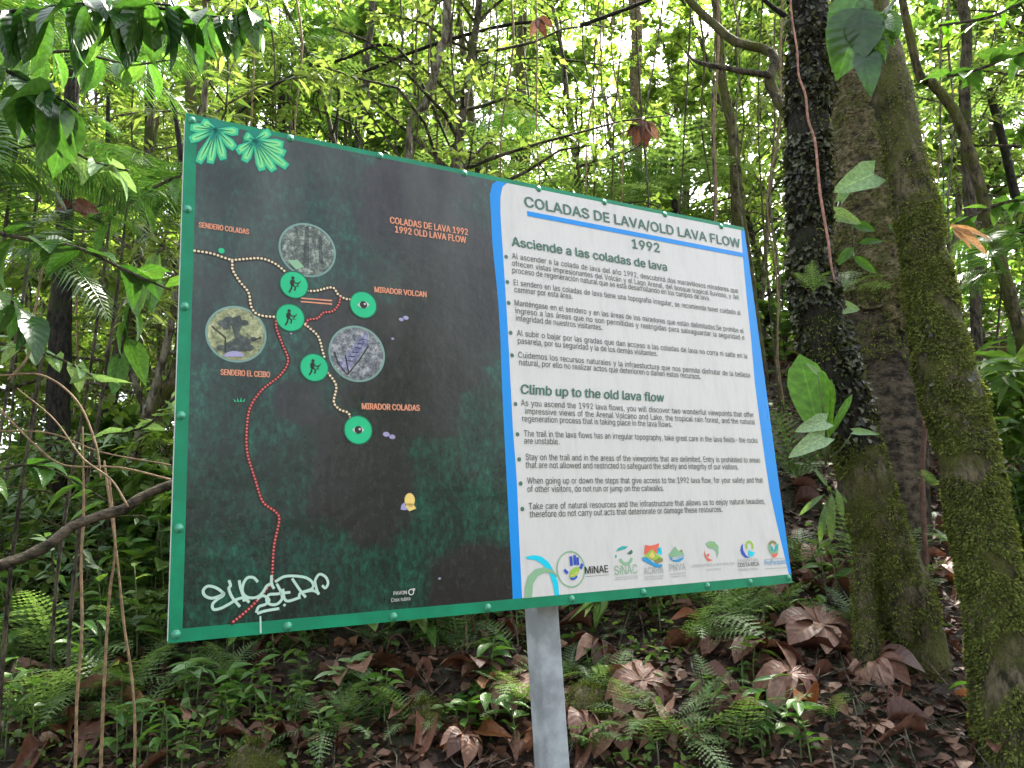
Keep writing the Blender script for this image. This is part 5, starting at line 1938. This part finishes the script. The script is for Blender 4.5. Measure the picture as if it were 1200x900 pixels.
leafy_branch([(1200, 60, 4), (1150, 80, 4), (1110, 90, 3)], 4.6, 'light green leafy branch in the top right corner', 'broad', 0.22, 14, 'bark', 9, (-0.6, 0.4))
leafy_branch([(1210, 230, 4), (1170, 240, 4), (1120, 262, 3)], 5.0, 'green leafy branch at the right picture edge', 'broad', 0.2, 14, 'bark', 10, (-0.6, 0.4))
leafy_branch([(1200, 0, 4), (1160, 20, 4), (1100, 30, 3)], 5.2, 'yellow green leafy branch at the top right', 'bright', 0.2, 12, 'bark', 11, (-0.6, 0.2))


def single_leaves(lst, name, label, cat, key, e_at, stem=True):
    """plant whose leaves are set one by one: (base px, tip px, depth, width factor)"""
    e = thing_at(name, e_at, label, cat)
    for (bx, by, tx, ty, Y, wf) in lst:
        a, b = at(bx, by, Y), at(tx, ty, Y - 0.02)
        d = b - a
        L = d.length
        o = link('leaf', LFS[key][1], None, e)
        d.normalize()
        zc = (CAM - a).normalized() + Vector((0, 0, 0.25))
        x = d.cross(zc).normalized()
        z = x.cross(d)
        o.matrix_local = Matrix.Translation(a - e.location) @ Matrix((x, d, z)).transposed().to_4x4() @ Matrix.Diagonal((L * wf, L, L, 1))
        if stem:
            mb = MB()
            h0 = Vector((0, 0, 0))
            mb.tube([h0, (a - e.location) * 0.6 + Vector((0, 0.0, -0.01)), a - e.location], [0.005, 0.004, 0.003], 5)
            mb.build('stalk', M['stem'], e)
    return e


single_leaves([(962, 515, 936, 410, 4.1, 1.5), (968, 520, 950, 420, 4.12, 1.3), (966, 520, 974, 440, 4.14, 0.7), (970, 515, 1000, 458, 4.15, 0.5)], 'epiphyte', 'bright green upright leaved plant growing on the trunk beside the sign', 'plant', 'bright', at(968, 545, 4.15))
single_leaves([(968, 494, 932, 504, 4.05, 1.0), (966, 512, 924, 534, 4.05, 0.9), (958, 436, 945, 425, 4.02, 0.8), (1000, 506, 1034, 508, 4.05, 0.5)], 'epiphyte', 'small pale leaved plant under the bright upright leaves', 'plant', 'pale', at(972, 540, 4.15))
single_leaves([(1024, 204, 978, 222, 4.3, 1.25), (978, 250, 1012, 262, 4.6, 0.9), (985, 235, 1010, 190, 4.62, 0.4)], 'climber', 'pale heart shaped leaves between the black trunk and the tan trunk', 'plant', 'pale', at(984, 232, 4.75))
single_leaves([(1008, -8, 978, 52, 2.6, 1.3), (1014, 8, 982, 78, 2.58, 1.5), (1016, 18, 1050, 52, 2.6, 1.2), (1012, 10, 1012, 66, 2.57, 1.3)], 'leafy_sprig', 'sprig of very large dark leaves hanging before the trunks at the top', 'plant', 'dark', at(1012, -12, 2.62))
single_leaves([(985, 360, 1010, 362, 4.6, 1.3)], 'climber', 'single pale round leaf in front of the brown trunk', 'plant', 'pale', at(984, 366, 4.7))
single_leaves([(968, 590, 958, 640, 4.1, 1.0), (975, 575, 1000, 590, 4.1, 1.2), (965, 580, 935, 600, 4.1, 1.1), (980, 572, 990, 610, 4.05, 1.2), (970, 570, 955, 548, 4.1, 1.1), (975, 578, 972, 640, 4.12, 1.0)], 'strap_fern', 'drooping tongue leaved fern on the slanting trunk', 'fern', 'tongue', at(976, 582, 4.2))
single_leaves([(998, 262, 1030, 270, 4.75, 0.9), (1000, 290, 980, 310, 4.7, 0.9), (1005, 285, 1040, 280, 4.7, 0.6), (1000, 300, 1030, 322, 4.72, 0.7)], 'climber', 'dull green leaves low on the tan trunk', 'plant', 'broad', at(1000, 295, 4.85))
single_leaves([(1040, 262, 1090, 300, 4.8, 0.7)], 'climber', 'one narrow green leaf against the tan trunk', 'plant', 'lance', at(1042, 270, 4.9))
# straw coloured hanging dead leaves right of the mossy trunk, dead leaf bunch above the title
LFS['straw'] = [big_leaf('leaf', 1.0, 0.2, 'lance', 6, 0.3, 0.3, 0.8, 0.02, s) for s in range(3)]
for m_ in LFS['straw']:
    m_.materials.append(M['straw'])
LFS['deadl'] = [big_leaf('leaf', 1.0, 0.34, 'lance', 6, 0.45, 0.5, 0.8 * (s - 1), 0.05, s) for s in range(3)]
for m_ in LFS['deadl']:
    m_.materials.append(M['dead'])
single_leaves([(1113, 262, 1162, 300, 4.6, 1.0), (1112, 264, 1170, 280, 4.62, 0.8), (1116, 268, 1140, 292, 4.6, 0.9)], 'dead_leaf_bunch', 'straw coloured dry leaves caught right of the mossy trunk', 'dead leaves', 'straw', at(1110, 262, 4.7), False)
single_leaves([(752, 140, 745, 168, 5.9, 1.2), (754, 140, 758, 170, 5.9, 1.2), (757, 142, 772, 162, 5.88, 1.2), (750, 142, 735, 158, 5.9, 1.2)], 'dead_leaf_bunch', 'brown dead leaf bunch hanging in the gap above the title', 'dead leaves', 'deadl', at(754, 138, 5.92))
single_leaves([(628, 22, 640, 40, 6.0, 1.2), (632, 20, 648, 30, 6.0, 1.2), (630, 22, 622, 40, 6.0, 1.2)], 'dead_leaf_bunch', 'small dead leaf bunch hanging at the top middle', 'dead leaves', 'deadl', at(630, 20, 6.0))
single_leaves([(85, 238, 60, 244, 3.5, 1.6), (85, 240, 112, 244, 3.5, 1.6), (88, 240, 100, 250, 3.5, 1.3)], 'dead_leaf_bunch', 'pinkish brown dead leaf caught on a stem in the upper left', 'dead leaves', 'deadl', at(86, 236, 3.5))

# --- broad leaved plants low down
for i, (px, py, h, nl, L, key, st, sp, lk) in enumerate([
        (265, 770, 0.30, 9, 0.15, 'broad', 3, 0.12, 'leafy green seedling cluster'), (215, 840, 0.25, 8, 0.13, 'lance', 2, 0.1, 'narrow leaved plant'),
        (310, 860, 0.22, 10, 0.085, 'small', 6, 0.2, 'dense small leaved plant'), (350, 885, 0.2, 10, 0.08, 'small', 6, 0.2, 'dense small leaved plant'), (270, 890, 0.2, 10, 0.08, 'small', 5, 0.2, 'dense small leaved plant'),
        (160, 890, 0.25, 8, 0.13, 'broad', 3, 0.1, 'leafy green seedling cluster'), (455, 820, 0.08, 6, 0.08, 'small', 1, 0, 'tiny seedling'), (520, 850, 0.1, 6, 0.08, 'small', 1, 0, 'tiny seedling'),
        (590, 880, 0.25, 8, 0.15, 'broad', 2, 0.1, 'leafy green seedling cluster'), (655, 760, 0.2, 4, 0.12, 'broad', 1, 0, 'small plant behind the post'),
        (890, 880, 0.3, 9, 0.15, 'lance', 2, 0.08, 'narrow leaved plant'), (930, 895, 0.25, 8, 0.13, 'broad', 2, 0.1, 'leafy green seedling cluster'), (700, 800, 0.18, 7, 0.1, 'lance', 2, 0.05, 'narrow leaved plant'),
        (955, 740, 0.15, 5, 0.16, 'lance', 1, 0, 'narrow leaved plant'), (985, 640, 0.3, 8, 0.09, 'small', 2, 0.05, 'small leaved climber'), (1165, 870, 0.25, 7, 0.12, 'broad', 2, 0.05, 'leafy green seedling cluster'),
        (1105, 740, 0.15, 6, 0.08, 'small', 1, 0, 'tiny seedling'), (1190, 770, 0.3, 7, 0.18, 'lance', 2, 0.1, 'narrow leaved plant'), (420, 735, 0.35, 4, 0.22, 'broad', 1, 0, 'single big leaved plant'),
        (80, 720, 0.4, 6, 0.28, 'broad', 1, 0, 'big leaved plant'), (30, 780, 0.35, 6, 0.25, 'broad', 1, 0, 'big leaved plant'), (110, 800, 0.35, 6, 0.2, 'lance', 2, 0.1, 'narrow leaved plant'),
        (770, 720, 0.4, 10, 0.16, 'lance', 3, 0.15, 'narrow leaved plant'), (870, 700, 0.35, 9, 0.14, 'broad', 3, 0.12, 'leafy green seedling cluster'), (20, 560, 0.6, 7, 0.4, 'heart', 2, 0.1, 'big leaved plant'),
        (150, 560, 0.5, 6, 0.35, 'heart', 1, 0.1, 'big leaved plant'), (60, 480, 0.6, 7, 0.35, 'broad', 2, 0.1, 'big leaved plant'), (180, 640, 0.4, 7, 0.2, 'pale', 1, 0, 'pale leaved plant'),
        (1190, 480, 0.4, 7, 0.2, 'broad', 2, 0.1, 'leafy green seedling cluster'), (1175, 395, 0.5, 7, 0.25, 'lance', 2, 0.1, 'narrow leaved plant')]):
    leafy(hit(px, py), h, nl, L, key, 300 + i, lk, cnt_stems=st, spreadr=sp)
for i in range(70):
    y = rnd.uniform(4.6, 10)
    s_ = rnd.random()
    x = rnd.uniform(-0.8, 0.0) * y if s_ < 0.7 else rnd.uniform(0.3, 0.8) * y
    if 0.3 * y < x < 0.6 * y and y < 8 and rnd.random() < 0.5:
        continue
    key = rnd.choice(['broad', 'lance', 'small', 'broad', 'heart', 'pale'] if y > 5.5 else ['broad', 'lance', 'small'])
    leafy(Vector((x, y, ground(x, y))), rnd.uniform(0.25, 0.7), 7, rnd.uniform(0.12, 0.26), key, 500 + i, {'broad': 'broad leaved', 'lance': 'narrow leaved', 'small': 'small leaved', 'heart': 'heart leaved', 'pale': 'pale leaved'}[key] + ' bank plant', cnt_stems=rnd.choice([1, 2, 2]), spreadr=0.12)

for i in range(26):
    px, py = rnd.uniform(-20, 380), rnd.uniform(650, 900)
    key = rnd.choice(['broad', 'lance', 'small', 'broad', 'heart'])
    leafy(hit(px, py), rnd.uniform(0.15, 0.4), 8, rnd.uniform(0.09, 0.18), key, 700 + i, {'broad': 'broad leaved', 'lance': 'narrow leaved', 'small': 'small leaved', 'heart': 'heart leaved'}[key] + ' herb', cnt_stems=rnd.choice([1, 2, 3]), spreadr=0.1)
for i in range(18):
    px, py = rnd.uniform(620, 940), rnd.uniform(690, 900)
    key = rnd.choice(['lance', 'small', 'broad'])
    leafy(hit(px, py), rnd.uniform(0.08, 0.25), 6, rnd.uniform(0.06, 0.12), key, 800 + i, {'broad': 'broad leaved', 'lance': 'narrow leaved', 'small': 'small leaved'}[key] + ' herb', cnt_stems=rnd.choice([1, 2]), spreadr=0.06)
for i in range(44):
    px, py = (rnd.uniform(-20, 215), rnd.uniform(520, 760)) if i < 30 else (rnd.uniform(220, 600), rnd.uniform(755, 860))
    key = rnd.choice(['broad', 'lance', 'pale', 'heart', 'broad'])
    p = hit(px, py)
    leafy(p, rnd.uniform(0.35, 0.9) if i < 30 else rnd.uniform(0.12, 0.3), 9, rnd.uniform(0.13, 0.24) if i < 30 else rnd.uniform(0.08, 0.15), key, 900 + i, {'broad': 'broad leaved', 'lance': 'narrow leaved', 'pale': 'pale leaved', 'heart': 'heart leaved'}[key] + ' undergrowth plant', cnt_stems=rnd.choice([2, 3]), spreadr=0.12)
for i in range(34):
    px, py = [(rnd.uniform(-20, 230), rnd.uniform(560, 890)), (rnd.uniform(230, 620), rnd.uniform(750, 880)), (rnd.uniform(860, 1110), rnd.uniform(560, 760)), (rnd.uniform(660, 900), rnd.uniform(700, 890))][i % 4]
    fern(hit(px, py), rnd.uniform(0.22, 0.5), rnd.choice([6, 7, 8]), rnd.choice([FR, FR, FRD]), 950 + i, None, 'undergrowth fern')
# bare rootlets arching out of the bank
for i in range(16):
    a = hit(rnd.uniform(290, 640) if i < 10 else rnd.uniform(880, 1100), rnd.uniform(690, 790))
    e = thing_at('bare_root', a, 'thin bare root arching out of the bank ' + ('below the map half of the sign' if i < 10 else 'near the feet of the mossy trunks'), 'root', 'bare roots arching out of the bank')
    mb = MB()
    dx, L = rnd.uniform(-0.5, 0.5), rnd.uniform(0.25, 0.6)
    rr_0 = rnd.uniform(0.003, 0.008)
    curve_tube(mb, [(0, 0.03, -0.03, rr_0), (dx * 0.3, -0.02, L * 0.5, rr_0 * 0.9), (dx * 0.8, -0.03, L * 0.6, rr_0 * 0.8), (dx * 1.3, 0.02, L * 0.2, rr_0 * 0.6), (dx * 1.5, 0.06, L * 0.1, rr_0 * 0.5)], 20, 5, 0.2, 14, i)
    mb.build('root_stem', M[rnd.choice(['bark_pale', 'dry_stem', 'root'])], e)

# --- mossy boulders and roots
def rock(p, r_, seed, label, moss=True):
    bmv = MB()
    e = thing_at('mossy_rock', p, label, 'rock')
    n1, n2 = 14, 20
    vs = []
    for i in range(n1 + 1):
        th = math.pi * i / n1
        for j in range(n2):
            ph = 2 * math.pi * j / n2
            d = Vector((math.sin(th) * math.cos(ph), math.sin(th) * math.sin(ph), math.cos(th) * 0.75))
            k = r_ * (1 + 0.3 * noise.noise(d * 1.6 + Vector((seed, 0, 0))) + 0.1 * noise.noise(d * 5))
            vs.append(d * k)
    fs = [(i * n2 + j, i * n2 + (j + 1) % n2, (i + 1) * n2 + (j + 1) % n2, (i + 1) * n2 + j) for i in range(n1) for j in range(n2)]
    bmv.add(vs, fs)
    bmv.build('stone', M['bark_green'], e)
    r = np.random.default_rng(seed)
    P, D = [], []
    for _ in range(1500):
        i = r.integers(0, n1 * n2 * 2 // 3)
        v = np.array(vs[i]) * 1.0
        P.append(v + r.normal(0, 0.012, 3))
        D.append(unit(unit(v) + r.normal(0, 0.5, 3)))
    mm = mass_mesh('moss', LEAF_N[0], LEAF_N[1], np.array(P), frames(np.array(D), r.normal(0, 1, (len(P), 3))), r.uniform(0.012, 0.03, len(P)))
    o = link('moss', mm, M['moss'], e)
    o['kind'] = 'stuff'


rock(hit(497, 850), 0.13, 3, 'round mossy rock among dead leaves below the middle of the sign')
rock(hit(692, 835), 0.16, 9, 'mossy rock just right of the grey post')
rock(hit(300, 905, 2.6), 0.15, 21, 'mossy rock at the bottom edge under the left of the sign')
rock(hit(620, 700), 0.2, 31, 'dark mossy rock behind the top of the post')

# --- dead leaves on the ground
def palmate(name, lobes=8, seed=0, curl=0.6):
    r = random.Random(seed)
    vs, fs, uvs = [], [], []
    for k in range(lobes):
        az = (k / lobes) * 5.6 + 0.35 + r.uniform(-.08, .08)
        L = r.uniform(0.38, 0.56)
        n_ = 5
        b0 = len(vs)
        for i in range(n_ + 1):
            t = i / n_
            ww = 0.27 * (t ** 0.6) * (1 - t ** 4) + 0.012
            z = 0.09 * math.sin(t * 2.6) - curl * t * t * L * 0.9 + r.uniform(-.01, .01)
            rad_ = L * t * (1 - 0.15 * curl * t)
            for c in (-1, 0, 1):
                x = c * ww * L * 1.6
                vs.append((rad_ * math.sin(az) + x * math.cos(az), rad_ * math.cos(az) - x * math.sin(az), z + abs(c) * 0.03 * (1 + curl) * math.sin(t * 3)))
                uvs.append((0.5 + c * 0.5, t))
        for i in range(n_):
            for j in range(2):
                a = b0 + i * 3 + j
                fs.append((a, a + 1, a + 4, a + 3))
    me = bpy.data.meshes.new(name)
    me.from_pydata(vs, [], fs)
    me.polygons.foreach_set('use_smooth', [True] * len(fs))
    ul = me.uv_layers.new(name='uv')
    for lp in me.loops:
        ul.data[lp.index].uv = uvs[lp.vertex_index]
    me.materials.append(M['dead'])
    return me


PALMATE = [palmate('dead_palmate', 8, s, 0.35 + 0.35 * s) for s in range(3)]
DEAD = [big_leaf('dead_leaf', 1.0, 0.45, 'ovate', 6, 0.35 + 0.15 * s, 0.5, 0.9 * (s - 1.5), 0.06, s) for s in range(4)]
for m_ in DEAD:
    m_.materials.append(M['dead'])


def lay_dead(me, p, sc, rz, tilt, label, group=None, name='dead_leaf', lift=0.03):
    o = bpy.data.objects.new(name, me)
    C.objects.link(o)
    o.location = p + Vector((0, 0, lift))
    o.rotation_euler = (tilt[0], tilt[1], rz)
    o.scale = (sc, sc, sc)
    tag(o, label, 'dead leaf', group)
    return o


for (px, py, sc, k, lab) in [(425, 815, 0.50, 0, 'large dark purple brown palmate dead leaf below the map half'), (755, 825, 0.48, 1, 'large reddish brown umbrella shaped dead leaf right of the post'),
                             (700, 775, 0.34, 2, 'pale pinkish curled dead leaf with finger lobes right of the post'), (600, 830, 0.4, 1, 'orange brown folded dead leaf left of the post'),
                             (555, 810, 0.36, 0, 'dark crumpled palmate dead leaf below the blue band'), (680, 870, 0.34, 2, 'curled red brown dead leaf at the foot of the mossy rock'),
                             (965, 760, 0.50, 0, 'big brown ribbed dead leaf beside the mossy prop root'), (900, 790, 0.5, 1, 'wide brown dead leaf on the slope right of the ferns'),
                             (930, 820, 0.42, 2, 'light brown flat dead leaf below the big ribbed one'), (955, 665, 0.34, 2, 'pale pink dead leaf beside the lower right corner of the sign'),
                             (1185, 570, 0.5, 0, 'big pale brown dead leaf at the right picture edge'), (1185, 420, 0.5, 2, 'brown dead leaf high on the slope at the right picture edge'),
                             (520, 735, 0.3, 1, 'small dark brown palmate dead leaf under the lower border'), (330, 885, 0.28, 2, 'orange torn dead leaf at the bottom left of the sign'),
                             (920, 410, 0.35, 2, 'pinkish dead leaf right of the blue side band'), (905, 350, 0.3, 0, 'dull brown dead leaf beside the upper right of the sign'),
                             (1030, 800, 0.4, 1, 'dark brown dead leaf between the prop root and the trunk foot'), (545, 895, 0.3, 1, 'pale orange dead leaf at the bottom edge left of the post')]:
    lay_dead(PALMATE[k], hit(px, py), sc * 1.05, rnd.uniform(0, 6.28), (rnd.uniform(0.25, 0.6), rnd.uniform(-.2, .2)), lab, name='dead_palmate_leaf', lift=0.11)
RUST = []
for m_ in DEAD[:3]:
    m2_ = m_.copy()
    m2_.materials.clear()
    m2_.materials.append(M['dead_rust'])
    RUST.append(m2_)
n = 0
while n < 260:
    if n < 150:
        px, py = rnd.uniform(370, 1200), rnd.uniform(640, 900)
    elif n < 220:
        px, py = rnd.uniform(870, 1200), rnd.uniform(330, 700)
    else:
        px, py = rnd.uniform(0, 400), rnd.uniform(720, 900)
    p = hit(px, py)
    if p.y > 12:
        continue
    n += 1
    k = rnd.randrange(4) if rnd.random() < 0.88 else rnd.choice([4, 5])
    me = DEAD[k] if k < 4 else PALMATE[k - 4]
    rusty = rnd.random() < 0.22
    if rusty:
        k = rnd.randrange(3)
        me = RUST[k]
    lay_dead(me, p, rnd.uniform(0.14, 0.32) * (1 if k < 4 else 1.35), rnd.uniform(0, 6.28), (rnd.uniform(-0.2, 0.7), rnd.uniform(-.4, .4)),
             ('curled rusty orange dead leaf' if rusty else 'curled brown dead leaf') + ' lying in the litter of the slope', 'dead leaves scattered on the slope')

# --- leaf litter, ground cover and twigs nobody could count
r = np.random.default_rng(77)
P = []
while len(P) < 52000:
    y = 2.3 + 8.5 * r.random() ** 1.3
    x = r.uniform(-0.85, 0.85) * (y + 0.6)
    if x < -1.2 and y > 5 and r.random() < 0.5:
        continue
    P.append((x, y, ground(x, y) + r.uniform(0.0, 0.03)))
n_ = len(P)
D = r.normal(0, 1, (n_, 3)) * np.array([1, 1, 0.35])
NN = np.array([0, 0, 1]) + r.normal(0, 0.35, (n_, 3))
o = link('leaf_litter', mass_mesh('leaf_litter', LEAF_W[0], LEAF_W[1], np.array(P), frames(D, NN), r.uniform(0.03, 0.10, n_)), M['litter'])
tag(o, 'brown leaf litter covering the slope under and behind the sign', 'leaf litter')
o['kind'] = 'stuff'
mb = MB()
for _ in range(2600):
    y = 2.6 + 7 * r.random() ** 1.3
    x = r.uniform(-0.8, 0.8) * (y + 0.6)
    a = r.uniform(0, 6.28)
    L = r.uniform(0.08, 0.6) * r.random() + 0.06
    pts = []
    for t in (0, 0.5, 1):
        xx, yy = x + math.cos(a) * L * t + r.normal(0, .02), y + math.sin(a) * L * t
        pts.append(Vector((xx, yy, ground(xx, yy) + 0.015 + 0.05 * t * r.random() + abs(r.normal(0, 0.05)) * t)))
    rr = r.uniform(0.0015, 0.006)
    mb.tube(pts, [rr, rr * 0.9, rr * 0.6], 4, cap=False)
o = mb.build('twigs', M['bark_pale'])
tag(o, 'thin brown twigs and rootlets scattered through the leaf litter', 'twigs')
o['kind'] = 'stuff'
P = []
while len(P) < 30000:
    y = 2.6 + 15 * r.random() ** 1.4
    x = r.uniform(-0.85, 0.85) * (y + 0.6)
    v = noise.noise(Vector((x * 0.9, y * 0.9, 9.0)))
    lim = 0.22 if x > -0.8 and y < 8 else -0.25
    if v < lim:
        continue
    P.append((x, y, ground(x, y) + 0.01 + 0.10 * r.random() ** 2))
n_ = len(P)
D = r.normal(0, 1, (n_, 3)) * np.array([1, 1, 0.3]) + np.array([0, 0, 0.5])
NN = np.array([0, 0, 1]) + r.normal(0, 0.5, (n_, 3))
o = link('ground_cover', mass_mesh('ground_cover', LEAF_W[0], LEAF_W[1], np.array(P), frames(D, NN), r.uniform(0.02, 0.065, n_)), M['shrub'])
tag(o, 'low green seedlings and herbs carpeting patches of the slope', 'ground cover')
o['kind'] = 'stuff'

# ------------------------------------------------------------------ labels that say where each plant stands
bpy.context.view_layer.update()


def zone(px, py):
    if px < 205:
        return 'left of the sign, low down' if py > 600 else ('left of the sign, at mid height' if py > 300 else 'in the upper left')
    if px > 925:
        return 'right of the sign near the trunk feet' if py > 600 else 'right of the sign among the trunks'
    if py < 300:
        return 'above the sign'
    return 'below the map half of the sign' if px < 600 else 'below the text half of the sign'


ORD = ['first', 'second', 'third', 'fourth', 'fifth', 'sixth', 'seventh', 'eighth', 'ninth', 'tenth', 'eleventh', 'twelfth', 'thirteenth', 'fourteenth', 'fifteenth',
       'sixteenth', 'seventeenth', 'eighteenth', 'nineteenth', 'twentieth']
ORD += ['%dth' % k for k in range(21, 200)]
grp = {}
hidden = {}
for e, lk in pending:
    pr_ = project(e.location)
    if 'bank' in lk or not (-150 < pr_[0] < 1350 and -200 < pr_[1] < 1100):
        hidden.setdefault(lk, []).append(e)
        continue
    grp.setdefault((zone(*pr_), lk), []).append((pr_[0], e))
for (z, lk), lst in grp.items():
    lst.sort(key=lambda a: a[0])
    for i, (_, e) in enumerate(lst):
        pre = '' if len(lst) == 1 else (ORD[i] + ' from left, ')
        e['label'] = pre + lk + ' ' + z
        e['group'] = lk + 's'
for lk, lst in hidden.items():
    for e in lst:
        e['label'] = lk + ' growing on the forest slope behind the sign'
        e['group'] = lk + 's of the forest slope'
for o in list(C.objects):
    if o.parent is None and o.get('group') and ('in the forest' in o.get('label', '') or 'growing on the slope' in o.get('label', '') or o['label'].startswith('curled')):
        pr_ = project(o.location + Vector((0, 0, 2 if o.get('category') == 'tree' else 0)))
        if pr_[0] < -9000:
            continue
        where = 'at far left' if pr_[0] < 150 else 'behind the map half' if pr_[0] < 590 else 'behind the text half' if pr_[0] < 880 else 'at right among the mossy trunks' if pr_[0] < 1100 else 'at far right'
        if o['label'].startswith('curled'):
            where = where.replace('behind', 'below')
        o['label'] = o['label'].split(' in the forest')[0].split(' growing on')[0].split(' lying')[0] + ' ' + where + ' of the picture' if 'far' in where else o['label'].split(' in the forest')[0].split(' growing on')[0].split(' lying')[0] + ' ' + where + (' of the sign' if 'half' in where else '')
        o['group'] = o['label']
